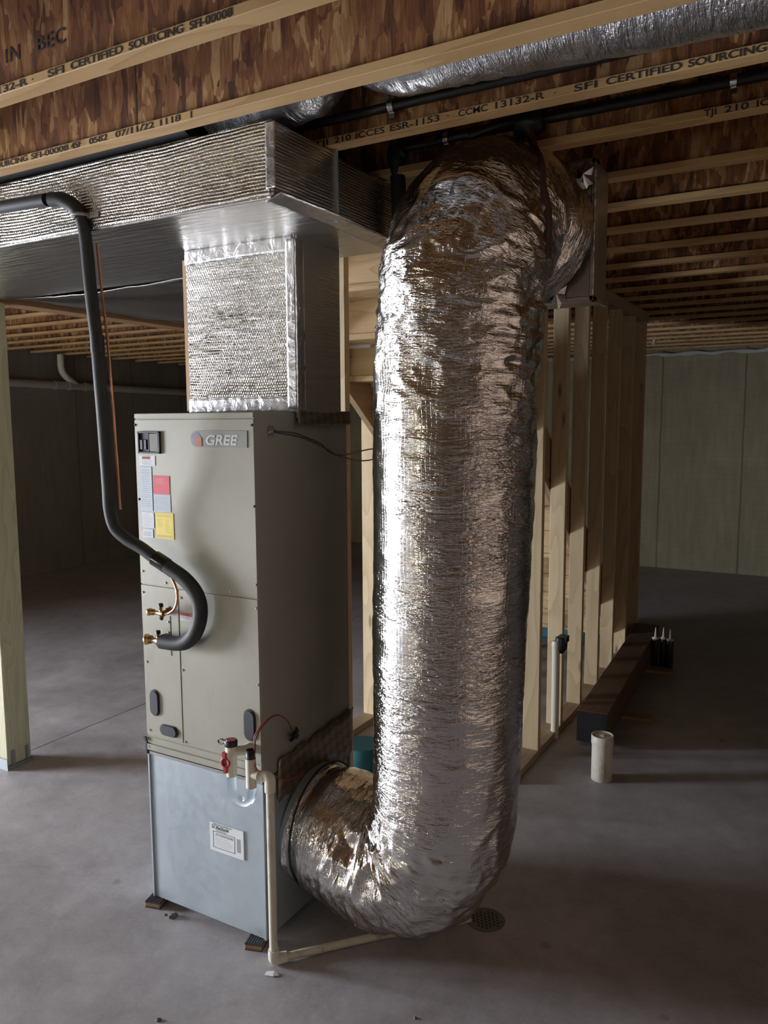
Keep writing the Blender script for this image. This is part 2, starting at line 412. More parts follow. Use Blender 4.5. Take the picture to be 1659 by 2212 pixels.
# ================================================================ SETTING
XL, XR, YB, YF, ZC, ZJ = -6.75, 4.6, 8.10, -6.0, 2.98, 2.66
struct('floor', MB().box((XL-.2, YF-.2, -.15), (XR+.2, YB+.2, 0)), M['floor'])
m = NT('subfloor_panel'); vv = m.coord(scale=(14, 14, 1), rnd=3)
M['subfloor'] = m.p(Base_Color=m.ramp(m.noise(vv, 2, 4, .7, 1), [(.35, (.10, .05, .025)), (.65, (.30, .17, .08))]), Roughness=.8)
struct('ceiling', MB().box((XL-.2, YF-.2, ZC), (XR+.2, YB+.2, ZC+.03)), M['subfloor'])
# left wall with the patio door opening (Y -3.1..-1.3)
DY0, DY1, DZ = -3.1, -1.3, 2.05
w = MB().box((XL-.2, YF-.2, 0), (XL, DY0, 2.62)).box((XL-.2, DY1, 0), (XL, YB, 2.62)).box((XL-.2, DY0, DZ), (XL, DY1, 2.62)).box((XL-.2, YF-.2, 2.62), (XL, YB, ZC))
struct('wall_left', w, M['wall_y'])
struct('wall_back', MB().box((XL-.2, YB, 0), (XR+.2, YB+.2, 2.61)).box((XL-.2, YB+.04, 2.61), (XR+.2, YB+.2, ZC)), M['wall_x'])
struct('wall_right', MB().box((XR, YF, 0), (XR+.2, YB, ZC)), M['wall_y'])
struct('reflection_panel', MB().box((XR-.03, -3.2, .05), (XR-.005, 1.9, 2.44)), M['tanreflector'])  # unseen panel, added so its tan reflects in the foil duct
wins = [(-2.25, -1.25, .70, 2.10), (-5.85, -4.15, .9, 2.1)]
w = MB(); xs = [XL, -5.6, -4.2, -2.30, -1.60, XR+.2]
w.box((XL, YF-.2, 0), (-5.85, YF, ZC)).box((-4.15, YF-.2, 0), (-2.25, YF, ZC)).box((-1.25, YF-.2, 0), (XR+.2, YF, ZC))
for (a, b, c, d) in wins: w.box((a, YF-.2, 0), (b, YF, c)).box((a, YF-.2, d), (b, YF, ZC))
struct('wall_rear', w, M['wall_x'])
for i, (a, b, c, d) in enumerate(wins):
    f = MB(); t = .05
    f.box((a, YF-.12, c), (a+t, YF-.07, d)).box((b-t, YF-.12, c), (b, YF-.07, d)).box((a, YF-.12, c), (b, YF-.07, c+t)).box((a, YF-.12, d-t), (b, YF-.07, d))
    struct('window_%d' % (i+1), f, M['wallframe'])
f = MB()
for y in (DY0, (DY0+DY1)/2-.03, DY1-.06): f.box((XL-.14, y, 0), (XL-.09, y+.06, DZ))
f.box((XL-.14, DY0, 0), (XL-.09, DY1, .06)).box((XL-.14, DY0, DZ-.06), (XL-.09, DY1, DZ))
struct('door_1', f, M['wallframe'])
struct('light_blocker_wall', MB().box((-.75, -3.32, 0), (XR, -3.20, ZJ)), M['blocker'])  # unseen partition added to keep window daylight off the right floor
# white foam sill seal squeezed out along the top of the back wall
s = MB(); pts = [(XL+.2+i*.16, YB-.012+.008*math.sin(i*1.7), 2.617+.010*math.sin(i*2.3)) for i in range(78)]
s.tube(pts, lambda q: .024+.007*math.sin(q*260)+.005*math.sin(q*97), 8, 3)
struct('trim_1', s, M['foamwhite'])

# ================================================================ CEILING JOISTS
JY = [-.635, -.265, .107, .455, .885, 1.285, 1.68, 2.105, 2.53, 2.95]
while JY[-1] < 7.4: JY.append(round(JY[-1]+.4064, 3))
JY.append(7.86)
FT, FW = .022, .056
def joist(y, label, group=None, fw_=FW):
    t = thing('floor_joist', label, 'joist', (0, y, ZJ), group)
    MB().box((XL+.02, y, ZJ), (XR-.02, y+fw_, ZJ+FT+.002)).build('bottom_flange', M['flange'], t, .0015)
    MB().box((XL+.02, y, ZC-.032), (XR-.02, y+fw_, ZC)).build('top_flange', M['flange'], t)
    MB().box((XL+.02, y+fw_/2-.005, ZJ+FT), (XR-.02, y+fw_/2+.005, ZC-.03)).build('web', M['osb'], t)
    return t
jl = {0: 'wood I-joist crossing the top left corner, stamped SFI CERTIFIED SOURCING',
      1: 'wood I-joist stamped 07/11/22 running just in front of the foil main duct',
      2: 'wood I-joist stamped ESR-1153 CCMC 13132-R above the big duct elbow',
      3: 'wood I-joist stamped TJI 210 at the right edge, next behind the ESR-1153 one'}
ordn = ['first', 'second', 'third', 'fourth', 'fifth', 'sixth', 'seventh', 'eighth', 'ninth', 'tenth', 'eleventh', 'twelfth', 'thirteenth', 'fourteenth', 'fifteenth', 'sixteenth', 'seventeenth', 'eighteenth']
J = []
j4 = None
for i, y in enumerate(JY):
    if i < 4: J.append(joist(y, jl[i], 'ceiling joists'))
    else:
        k = i-4
        lab = 'unstamped wood I-joist, %s one beyond the joist stamped TJI 210' % ordn[k] if y < 7.8 else 'wood I-joist resting right over the far concrete wall'
        if j4 is None: j4 = joist(y, lab, 'ceiling joists'); J.append(j4)
        else: J.append(dup(j4, (0, y-JY[4], 0), lab, 'ceiling joists'))
for k in range(12):
    J.append(dup(j4, (0, -1.04-.4064*k-JY[4], 0), 'wood I-joist overhead in front of the top left one, out of view', 'ceiling joists out of view'))
def stamp(j, y, x, s, sz=.021, sp=1.25):
    return text('printed_text', s, (x, y-.0008, ZJ+.004), sz, M['woodink'], j, xs=1.45, space=sp)
STAMPS = {0: [('5132-R', -0.333, -0.186), ('dot', -0.167, -0.152), ('SFI', -0.107, -0.049), ('CERTIFIED', -0.024, 0.154), ('SOURCING', 0.174, 0.341), ('SFI-00008', 0.36, 0.479)], 1: [('SOURCING', -0.875, -0.694), ('SFI-00008', -0.674, -0.497), ('45F', -0.484, -0.438), ('0582', -0.401, -0.322), ('07/11/22', -0.287, -0.129), ('1118', -0.104, -0.026), ('1', 0.013, 0.02)], 2: [('TJI', 0.173, 0.225), ('210', 0.248, 0.308), ('ICCES', 0.325, 0.424), ('ESR-1153', 0.443, 0.603), ('dot', 0.628, 0.633), ('CCMC', 0.662, 0.749), ('13132-R', 0.772, 0.91), ('dot', 0.936, 0.941), ('SFI', 0.989, 1.048), ('CERTIFIED', 1.071, 1.253), ('SOURCING', 1.268, 1.438)], 3: [('TJI', 1.256, 1.289), ('210', 1.31, 1.371), ('ICCES', 1.391, 1.486)]}
for j, L in STAMPS.items():
    for w_, xa, xb in L:
        o = text('printed_word', '\u00b7' if w_ == 'dot' else w_, (0, 0, 0), .0245, M['woodink'], J[j], bold=.0003)
        c0 = min(v.co.x for v in o.data.vertices); c1 = max(v.co.x for v in o.data.vertices); k = 1 if w_ in ('dot', '1') else (xb-xa)/(c1-c0)
        for v in o.data.vertices: v.co = Vector((xa+(v.co.x-c0)*k, v.co.y-.0008, v.co.z+.0030)) + Vector((0, JY[j]-.0, ZJ)) - Vector((0, JY[j], ZJ)) + Vector((0, JY[j], ZJ))
for w_, x_ in (('IN', -.30), ('BEC', -.175)): text('web_stamp', w_, (x_, JY[0]+FW/2-.0062, ZJ+.085), .05, M['woodink'], J[0], xs=1.2, space=1.1)
# expansion gap in the web of the second joist
MB().box((-.222, JY[1]+FW/2-.0056, ZJ+FT), (-.217, JY[1]+FW/2-.0045, ZC-.03)).build('web_joint', M['seam'], J[1])

# ================================================================ POST AND BEAM
t = thing('support_post', 'square treated wood post standing at the left edge on a metal base', 'post', (-2.15, .53, 0))
MB().box((-2.215, .46, .022), (-2.078, .60, 2.43)).build('shaft', M['post'], t, .004)
b = MB().box((-2.222, .453, 0), (-2.071, .607, .022)).box((-2.075, .48, .02), (-2.071, .50, .10)).box((-2.075, .565, .02), (-2.071, .58, .10)).box((-2.222, .452, .02), (-2.071, .456, .06))
b.build('post_base', M['galvdark'], t)
t = thing('carrying_beam', 'dark laminated beam resting on the post, running back under the joists', 'beam', (-2.14, 2.5, 2.43))
MB().box((-2.21, YF+.1, 2.43), (-2.08, YB-.05, 2.658)).build('beam_plies', M['lvl'], t, .002)

# ================================================================ AIR HANDLER
UW, UD, Z0, Z1, Z2 = .54, .552, .030, .607, 1.851
ah = thing('air_handler', 'tall grey metal air handler cabinet with stickers and valves on its front', 'air handler', (-.27, .276, Z1))
MB().box((-UW, 0, Z1+.004), (0, UD, Z2)).build('cabinet', M['paint'], ah, .003)
def panel(name, x0, x1, z0, z1, th=.004): return MB().box((x0, -th, z0), (x1, .001, z1)).build(name, M['paint'], ah, .0012)
panel('top_rail', -.539, -.003, 1.833, 1.850)
panel('upper_panel', -.539, -.002, 1.240, 1.829)
panel('lower_panel', -.354, -.002, .668, 1.236)
panel('service_panel', -.539, -.358, .672, 1.236)
MB().box((-.400, -.0052, 1.05), (-.3975, -.0035, 1.135)).box((-.400, -.0052, .99), (-.3975, -.0035, 1.05)).build('slot_line', M['seam'], ah)
fl = MB().box((-.538, -.003, .640), (-.003, .001, .664)).box((-.538, -.006, .612), (-.003, .001, .636)); fl.build('base_flange', M['paint'], ah, .001)
for x, z in ((-.535, 1.811), (-.008, 1.809), (-.529, 1.547), (-.006, 1.546), (-.527, 1.286), (-.008, 1.286), (-.414, 1.253), (-.116, 1.252), (-.529, 1.208), (-.008, 1.207),
             (-.345, 1.207), (-.524, .949), (-.347, .945), (-.009, .946), (-.522, .69), (-.347, .680), (-.403, 1.166), (-.408, 1.112), (-.409, 1.073), (-.53, .626)):
    MB().lathe((x, -.004, z), (0, -1, 0), [(0, .0045), (.002, .0045), (.0035, .0028)], 8).build('screw', M['ink'] if z > 1.3 else M['steel'], ah)
# breaker box
bk = MB(); x0, x1, z0, z1 = -.519, -.413, 1.711, 1.788
for a in (((x0, z0), (x1, z0+.006)), ((x0, z1-.006), (x1, z1)), ((x0, z0), (x0+.006, z1)), ((x1-.006, z0), (x1, z1)), ((-.468, z0), (-.463, z1))):
    bk.box((a[0][0], -.012, a[0][1]), (a[1][0], -.003, a[1][1]))
br = tag(bk.build('breaker_frame', M['slate'], ah, .001), 'dark plastic breaker frame')
MB().box((x0+.005, -.0055, z0+.005), (-.466, -.0035, z1-.005)).build('recess', M['ink'], br)
MB().box((-.462, -.011, z0+.008), (x1-.008, -.0035, z1-.008)).build('cover_plate', M['grate'], br)
for k in range(2): MB().box((-.505+k*.018, -.014, z0+.014), (-.492+k*.018, -.005, z0+.048)).build('breaker_switch', M['slate'], br, .001)
# badge
bd = MB(); pts = []
for k in range(13):
    a = PI/2+PI*k/12; pts.append((-.250+.0275*math.cos(a)*.8, -.0065, 1.763+.0275*math.sin(a)))
pts += [(-.028, -.0065, 1.7355), (-.028, -.0065, 1.7905)]
bo = tag(bd.prism(pts, (0, .003, 0)).build('badge', M['badge'], ah), 'silver badge with orange and lilac emblem reading GREE')
a = [(-.2475+.0225*math.cos(q*PI/12), -.0072, 1.7635+.0235*math.sin(q*PI/12)) for q in range(24)]
MB().prism(a, (0, .0008, 0)).build('emblem_disc', M['lilac'], bo)
MB().box((-.2465, -.0082, 1.739), (-.2215, -.0070, 1.768)).build('emblem_square', M['badgeorange'], bo)
text('letters', 'GREE', (-.2080, -.0072, 1.7445), .046, M['badgetext'], bo, xs=1.28, space=.98, shear=.18, bold=.0010)
# stickers
def sticker(name, x0, z0, x1, z1, m, label, y=-.0048, th=.0007):
    return tag(MB().box((x0, y-th, z0), (x1, y, z1)).build(name, m, ah), label)
def lines(p, m, x0, z0, x1, z1, n, y=-.0058, h=.0009, jit=.25, bars=False):
    b = MB(); rnd = random.Random(n*7+int(abs(x0)*1e4))
    for i in range(n):
        z = z1-(i+.5)*(z1-z0)/n; xe = x1-(x1-x0)*jit*rnd.random()
        b.box((x0, y-.0002, z-h/2), (xe, y+.0001, z+h/2))
    return b.build('printed_lines', m, p)
s = sticker('warning_sticker', -.520, 1.668, -.443, 1.703, M['white'], 'white sticker with orange WARNING band')
MB().box((-.506, -.0060, 1.690), (-.470, -.0054, 1.701)).build('orange_band', M['orange'], s)
text('lettering', 'WARNING', (-.505, -.0062, 1.6925), .0085, M['ink'], s, depth=.0001)
lines(s, M['greyink'], -.505, 1.671, -.450, 1.687, 4)
s = sticker('wiring_diagram', -.521, 1.507, -.462, 1.664, M['silverlab'], 'tall silver wiring diagram sticker')
lines(s, M['greyink'], -.514, 1.520, -.470, 1.655, 17)
s = sticker('red_sticker', -.455, 1.569, -.378, 1.634, M['redlab'], 'pink and red sticker')
lines(s, M['pink'], -.445, 1.605, -.395, 1.625, 4); 
s = sticker('rating_plate', -.457, 1.508, -.376, 1.567, M['silverlab'], 'silver rating plate')
lines(s, M['greyink'], -.450, 1.512, -.385, 1.562, 9)
s = sticker('certificate_sticker', -.518, 1.446, -.459, 1.502, M['white'], 'white sticker with printed text')
lines(s, M['greyink'], -.512, 1.451, -.466, 1.498, 9, h=.0006)
s = sticker('small_white_sticker', -.516, 1.411, -.465, 1.442, M['white'], 'small white sticker')
lines(s, M['ink'], -.512, 1.416, -.470, 1.432, 3)
s = sticker('yellow_sticker', -.451, 1.412, -.365, 1.504, M['yellow'], 'yellow instruction sticker')
lines(s, M['darkyellow'], -.446, 1.416, -.370, 1.425, 3, jit=.05); lines(s, M['darkyellow'], -.446, 1.488, -.372, 1.500, 3, jit=.1)
lines(s, M['darkyellow'], -.444, 1.450, -.412, 1.482, 6, jit=.5); lines(s, M['darkyellow'], -.404, 1.432, -.374, 1.482, 8, jit=.6)
s = sticker('hot_surface_sticker', -.349, 1.127, -.291, 1.155, M['white'], 'small white sticker with red WARNING band')
MB().box((-.349, -.0060, 1.144), (-.291, -.0054, 1.155)).build('red_band', M['redlab'], s)
text('lettering', 'WARNING', (-.341, -.0062, 1.1465), .0075, M['ink'], s, depth=.0001); lines(s, M['greyink'], -.345, 1.130, -.296, 1.142, 4)
# oval knock-out caps
def oval(cx, cz, w_, h_, d=.009):
    r = min(w_, h_)/2; L = max(w_, h_)/2-r; pts = []
    for k in range(13):
        a = -PI/2+PI*k/12 if w_ > h_ else PI*k/12
        pts.append((L+r*math.cos(a), r*math.sin(a)) if w_ > h_ else (r*math.cos(a), L+r*math.sin(a)))
    for k in range(13):
        a = PI/2+PI*k/12 if w_ > h_ else PI+PI*k/12
        pts.append((-L+r*math.cos(a), r*math.sin(a)) if w_ > h_ else (r*math.cos(a), -L+r*math.sin(a)))
    b = MB().prism([(cx+p, -.003-d*.5, cz+q) for p, q in pts], (0, d*.5, 0)).prism([(cx+p*.86, -.003-d, cz+q*.9) for p, q in pts], (0, d*.6, 0))
    tag(b.build('drain_port_cap', M['slate'], ah, .0008), 'oval dark plastic plug')
oval(-.490, .800, .046, .100); oval(-.424, .706, .090, .042); oval(-.047, .800, .050, .112)
# service valves
def valve(x, z, big):
    r = .016 if big else .0115
    v = tag(MB().lathe((x+.028, -.044, z), (-1, 0, 0), [(0, r*.9), (.02, r*.9), (.024, r*.6), (.045, r*.62), (.05, r*.95), (.062, r*.95)], 16).lathe((x+.01, -.003, z), (0, -1, 0), [(0, r*1.1), (.01, r*1.1), (.012, r*.6), (.04, r*.6)], 12).build('service_valve', M['darkbrass'], ah), 'brass service valve')
    MB().lathe((x-.032, -.044, z), (-1, -.35, 0), [(0, r*.9), (.004, r*1.25), (.013, r*1.25), (.015, r*1.05)], 16 if big else 6).build('valve_cap', M['brass'], v)
    MB().lathe((x+.014, -.044, z+r*.6), (0, 0, 1), [(0, .007), (.010, .007), (.010, .0055), (.018, .0055)], 12).build('port_stem', M['brass'], v)
    MB().lathe((x+.014, -.044, z+r*.6+.016), (0, 0, 1), [(0, .009), (.011, .009), (.013, .006)], 10).build('port_cap', M['black'], v)
    return v
v = valve(-.416, 1.153, False)
MB().lathe((-.401, -.044, 1.145), (0, 0, -1), [(0, .008), (.01, .008), (.01, .006), (.016, .006)], 10).build('lower_nut', M['darkbrass'], v)
valve(-.434, 1.051, True)
# grommet with thermostat wire on the right side
MB().lathe((0, .073, 1.789), (1, 0, 0), [(0, .010), (.006, .010), (.008, .006), (.022, .006)], 12).box((.008, .069, 1.772), (.014, .077, 1.806)).build('strain_relief', M['steel'], ah)
t = thing('thermostat_wire', 'thin brown wire looping from the cabinet side toward the stair framing', 'wire', (.01, .3, 1.75))
MB().tube([(.022, .073, 1.789), (.05, .14, 1.782), (.055, .20, 1.768), (.05, .30, 1.742), (.03, .38, 1.712), (.03, .47, 1.695), (-.05, .8, 1.705), (-.22, 1.3, 1.70), (-.42, 1.75, 1.69)], .0028, 8, 6).build('upper_strand', M['brownwire'], t)
MB().tube([(.022, .075, 1.785), (.055, .18, 1.766), (.05, .32, 1.728), (.03, .47, 1.688), (-.05, .8, 1.66), (-.2, 1.3, 1.69), (-.30, 1.6, 1.73), (-.41, 1.78, 1.74)], .0028, 8, 6).build('lower_strand', M['brownwire'], t)
# black wire bundle on the side
bw = MB(); rr = random.Random(5)
for k in range(16):
    a = Vector((rr.uniform(-1, 1), rr.uniform(-1, 1), rr.uniform(-1, 1))).normalized()*.022
    bw.tube([(.012, .155, .725), (.018+abs(a.x)*.6, .155+a.y*.7, .725+a.z*.7), (.012+abs(a.x)*.7, .155+a.y*1.2, .722+a.z*1.25)], .004, 6, 4)
tag(bw.build('plug_cluster', M['black'], ah), 'black plug the red wires run into')

# ================================================================ RETURN PLENUM (filter box)
rp = thing('return_plenum', 'pale galvanized sheet metal box under the air handler, with a size label', 'sheet metal box', (-.27, .276, Z0))
bx = MB().box((-UW+.004, .004, Z0), (-.004, UD, Z1-.004)).build('sheet_body', M['galv'], rp)
MB().box((-UW+.002, -.001, Z1-.012), (-.002, .008, Z1-.001)).build('top_lip', M['steel'], rp)
for a_, b_ in (((-.009, -.003, Z0), (.001, .012, Z1-.01)), ((-.541, -.003, Z0), (-.533, .012, Z1-.01)), ((-.008, UD-.01, Z0), (.003, UD+.002, Z1))): MB().box(a_, b_).build('corner_seam', M['galv'], rp, .001)
MB().box((-.546, -.006, Z1-.012), (-.538, .004, .645)).lathe((-.543, -.006, .655), (0, -1, 0), [(0, .008), (.006, .008)], 10).build('latch_strip', M['ink'], rp)
# crease in the sheet
lb = tag(MB().box((-.246, -.0012, .2985), (-.092, .0035, .4045)).build('size_label', M['white'], rp, .0004), 'white size label reading 21.25x22x24')
text('size_text', '21.25x22x24', (-.2365, -.0016, .3835), .0165, M['ink'], lb, depth=.0002, bold=.0003, xs=.90)
text('heading_text', 'SHEET METAL PRODUCTS', (-.231, -.0016, .3975), .0068, M['ink'], lb, depth=.0001, xs=1.1)
text('box_heading', 'ATTENTION', (-.2205, -.0016, .3585), .0130, M['greyink'], lb, depth=.0002, xs=1.12)
fr = MB(); a, b, c, d = -.231, -.131, .3125, .3735; q = .0014
for e in ((a, c, b, c+q), (a, d-q, b, d), (a, c, a+q, d), (b-q, c, b, d)): fr.box((e[0], -.0017, e[1]), (e[2], -.0008, e[3]))
fr.build('label_frame', M['ink'], lb)
text('small_text', 'Caution Sharp Edges', (-.216, -.0016, .3765), .0056, M['ink'], lb, depth=.0001)
lines(lb, M['greyink'], -.222, .318, -.140, .354, 5, y=-.0014)
MB().box((-.122, -.0016, .322), (-.106, -.0008, .371)).build('code_block', M['greyink'], lb)
# foil tape band with adhesive squares where cabinet meets the box, right side
b = MB(); pts = []
n = 22
for i in range(n+1):
    y = .075+i*(.56-.075)/n
    zt = .655+.006*math.sin(i*1.3)+.005*math.sin(i*2.9)+.035*i/n; zb = .50+.012*math.sin(i*.9)
    for k in range(5):
        z = zb+(zt-zb)*k/4; pts.append((.006+.005*noise.noise((y*30, z*30, 2))+(.006 if k == 4 else 0), y, z))
fc = []
for i in range(n):
    for k in range(4): fc.append((i*5+k, (i+1)*5+k, (i+1)*5+k+1, i*5+k+1))
b.add(pts, fc, True); o = b.build('sealing_tape', M['brownliner'], rp); o.modifiers.new('s', 'SOLIDIFY').thickness = .0015
tag(o, 'brownish foil tape wrapped along the seam')

# feet
def pad(x, y, rz, label):
    t = thing('vibration_pad', label, 'rubber pad', (x, y, 0), 'pads under the metal box')
    Mx = Matrix.Rotation(rz, 3, 'Z')
    MB().obox((x, y, .013), (.030, .036, .007), Mx).build('cork_core', M['cork'], t, .001)
    MB().obox((x, y, .003), (.031, .037, .003), Mx).build('lower_rubber', M['rubber'], t, .0005)
    tp = MB().obox((x, y, .0225), (.031, .037, .0025), Mx)
    for k in range(7): tp.obox(Vector((x, y, .0258))+Mx @ Vector((-.027+k*.009, 0, 0)), (.0024, .037, .0014), Mx)
    tp.build('ribbed_top', M['rubber'], t)
    return t
pad(-.528, .006, .25, 'ribbed rubber and cork pad under the left front corner of the metal box')
pad(-.045, .002, .30, 'ribbed rubber and cork pad beside the white elbow at the box corner')
pad(-.515, .53, 0, 'ribbed rubber pad under the rear of the metal box, away from view')
pad(-.03, .53, 0, 'ribbed rubber pad under the rear right corner of the metal box, in shadow')

# ================================================================ SUPPLY DUCTING
PX0, PX1, PY0, PY1 = -.478, .010, .213, .492
sp = thing('supply_plenum', 'upright plenum wrapped in silver bubble foil on top of the air handler', 'duct', (-.23, .37, Z2))
MB().box((PX0, PY0, Z2+.002), (PX1, PY1, 2.445)).build('insulated_body', M['foil_y'], sp, .006, 2)
MB().box((PX1-.005, PY0+.004, Z2-.02), (PX1+.007, PY1-.004, 2.445)).build('side_wrap', M['foil_x2'], sp, .004, 2)
MB().box((PX0-.018, PY0+.004, Z2+.01), (PX0-.001, PY0+.02, 2.41)).build('edge_reflection', M['slat'], sp)  # painted reflection: tan strip for the plenum's reflective left side
def tape_strip(p, pts, wv, mm=None, seed=0, nm='foil_tape'):
    """a crumpled strip along pts; wv = full width vector"""
    P = spline(pts, 18); b = MB(); wv = Vector(wv); v = []; f = []; K = 6
    nrm = (P[-1]-P[0]).cross(wv).normalized()
    for i, q in enumerate(P):
        for k in range(K+1):
            e = (k/K-.5)*(1+.10*noise.noise((i*.45, seed, 3+k*.01)))
            v.append(q+wv*e+nrm*(.0015*noise.noise((i*.8, k*.9, seed))))
    for i in range(len(P)-1):
        for k in range(K): f.append((i*(K+1)+k, (i+1)*(K+1)+k, (i+1)*(K+1)+k+1, i*(K+1)+k+1))
    b.add(v, f, True); o = b.build(nm, mm or M['tape'], p); o.modifiers.new('s', 'SOLIDIFY').thickness = .001; return o
tape_strip(sp, [(PX0, PY0-.003, Z2+.028), (-.23, PY0-.004, Z2+.03), (PX1+.01, PY0-.003, Z2+.028)], (0, 0, .055), seed=1)
tape_strip(sp, [(PX0, PY0-.003, 2.415), (-.23, PY0-.004, 2.418), (PX1, PY0-.003, 2.416)], (0, 0, .05), seed=2)
tape_strip(sp, [(PX1-.012, PY0-.004, Z2+.01), (PX1-.012, PY0-.004, 2.1), (PX1-.012, PY0-.004, 2.43)], (.04, 0, 0), seed=3)
tape_strip(sp, [(PX1+.010, PY0+.02, Z2+.01), (PX1+.010, PY0+.02, 2.1), (PX1+.010, PY0+.02, 2.43)], (0, .05, 0), seed=4)
tape_strip(sp, [(PX1+.011, PY0-.002, Z2-.018), (PX1+.010, .37, Z2-.02), (PX1+.011, UD-.005, Z2-.018)], (0, 0, .05), mm=M['brownliner'], seed=5)
md = thing('main_duct', 'long flat duct wrapped in silver bubble foil hung below the joists', 'duct', (-.9, .2, 2.44))
DX1, DYF, DZB, DZT = .222, -.178, 2.445, 2.654
MB().box((-2.05, DYF, DZB), (DX1, .145, DZT)).build('front_wrap', M['foil_y'], md, .008, 2)
MB().box((DX1-.006, DYF+.004, DZB+.004), (DX1+.004, .142, DZT-.004)).build('end_wrap', M['foil_x'], md, .003)
MB().box((-2.05, .150, DZB+.002), (DX1-.004, .62, DZT-.006)).build('rear_section', M['foil_x'], md, .006, 2)
MB().box((-2.05, DYF+.012, DZB-.004), (DX1-.012, .60, DZB+.004)).build('bottom_wrap', M['foil_z'], md)
MB().box((DX1-.006, .140, DZB-.006), (DX1+.010, .152, DZT)).build('joint_cleat', M['galv'], md)
tape_strip(md, [(DX1-.002, DYF+.01, DZB-.001), (DX1+.004, .1, DZB-.002), (DX1-.004, .40, DZB-.003), (DX1-.004, .60, DZB-.003)], (.055, 0, .02), seed=6)
tape_strip(md, [(DX1+.001, DYF-.003, DZB+.02), (DX1+.001, DYF-.003, 2.55), (DX1+.001, DYF-.003, DZT-.01)], (.035, 0, 0), seed=7)
tape_strip(md, [(-1.16, DYF-.004, DZB+.01), (-1.16, DYF-.004, 2.55), (-1.16, DYF-.004, DZT)], (.09, 0, 0), seed=8)
# foil sheet sagging under the branch beyond
bd_ = thing('branch_duct', 'foil sheeted duct branch sagging beneath the joists behind the main duct', 'duct', (-1.5, 1.4, 2.43))
v = []; f = []; NX, NY = 50, 60
for i in range(NX+1):
    for j in range(NY+1):
        x = -2.06+i*1.22/NX; y = .625+j*2.17/NY
        edge = min(1, 4*min(i/NX, 1-i/NX), 5*min(max(j/NY, 0)+.25, 1-j/NY))
        z = 2.452-.022*edge*abs(math.sin(y*3.9+.5*x))+.012*noise.noise((x*3, y*5, 1))+.006*abs(noise.noise((x*9, y*14, 4)))
        v.append((x, y, max(z, 2.425)))
for i in range(NX):
    for j in range(NY): f.append((i*(NY+1)+j, (i+1)*(NY+1)+j, (i+1)*(NY+1)+j+1, i*(NY+1)+j+1))
o = MB().add(v, f, True).build('sagging_sheet', M['panning'], bd_); o.modifiers.new('s', 'SOLIDIFY').thickness = .002
MB().box((-2.06, .63, 2.47), (-.84, 2.78, 2.652)).build('branch_body', M['foil_z'], bd_)

# ================================================================ BIG FLEXIBLE RETURN DUCT
PATH = [(.012, .30, .335), (.10, .30, .322), (.20, .30, .292), (.31, .302, .270), (.41, .302, .295), (.485, .298, .37), (.53, .292, .48), (.548, .287, .64), (.553, .284, .85), (.558, .282, 1.1),
        (.565, .28, 1.35), (.570, .28, 1.6), (.576, .28, 1.85), (.583, .282, 2.05), (.594, .292, 2.22), (.612, .335, 2.36), (.632, .41, 2.435), (.650, .51, 2.452), (.658, .612, 2.445)]
PS = spline(PATH, 6)
fd = thing('flexible_duct', 'big round silver foil flexible duct rising from the floor and bending at the ceiling', 'duct', (.36, .30, 0))
N_ = 256
def flexdisp(t, L, q, d, p):
    # bend strength and which side is the inside of the bend
    b1 = math.exp(-((L-.42)/.26)**2); b2 = math.exp(-((L-2.42)/.30)**2)
    ins1 = max(0, d.dot(Vector((-.6, 0, .8)))); ins2 = max(0, d.dot(Vector((.1, .75, -.6))))
    co = Vector((math.cos(t)*1.3, math.sin(t)*1.3, 0))
    n1 = noise.noise((co.x, co.y, L*13)); rg = 1-abs(n1)*2.6
    n2 = noise.noise((co.x*2.2+5, co.y*2.2, L*30)); rg2 = 1-abs(n2)*2.4
    soft = noise.noise((co.x*.8+9, co.y*.8, L*2.2))
    side = max(0, d.dot(Vector((.93, -.35, 0))))
    amp = .0018+.013*(b1*(.35+ins1)+b2*(.35+ins2))+.0035*side*math.exp(-((L-1.95)/.45)**2)
    n3 = noise.noise((co.x*1.6+2, co.y*1.6+4, L*9+n2*.6)); n4 = noise.noise((co.x*3.4, co.y*3.4+7, L*20))
    r = amp*(rg*.75+rg2*.4)+.006*soft+(b1*.013+b2*.008+.0012)*(.5-abs(n3)*2.2)+(b1*.005+b2*.004+.0006)*(.5-abs(n4)*2.2)
    r -= .02*b1*ins1+.02*b2*ins2
    pinch = .02*math.exp(-((L-.03)/.03)**2)+.02*math.exp(-((L-2.70)/.03)**2)
    return r-pinch
def flexr(q): return .243-.012*math.exp(-(q/.12)**2)+.012*min(1, max(0, (q-.25)/.4))
mb = MB().tube(PATH, flexr, N_, 34, True, flexdisp)
mb.build('foil_jacket', M['flex'], fd)
MB().tube([PS[0]-Vector((.02, 0, 0)), PS[0]+Vector((.02, 0, -.003))], .214, 64, 1).build('start_collar', M['galv'], fd)
ring = []
for k in range(41):
    a = 2*PI*k/40; ring.append((.048, .30+.226*math.cos(a), .332+.226*math.sin(a)))
MB().tube(ring, .004, 8, 2).build('draw_band', M['black'], fd)
ring = []
for k in range(41):
    a = 2*PI*k/40; ring.append((.657+.232*math.cos(a), .585, 2.435+.222*math.sin(a)*.98))
MB().tube(ring, .004, 8, 2).build('draw_band', M['black'], fd)
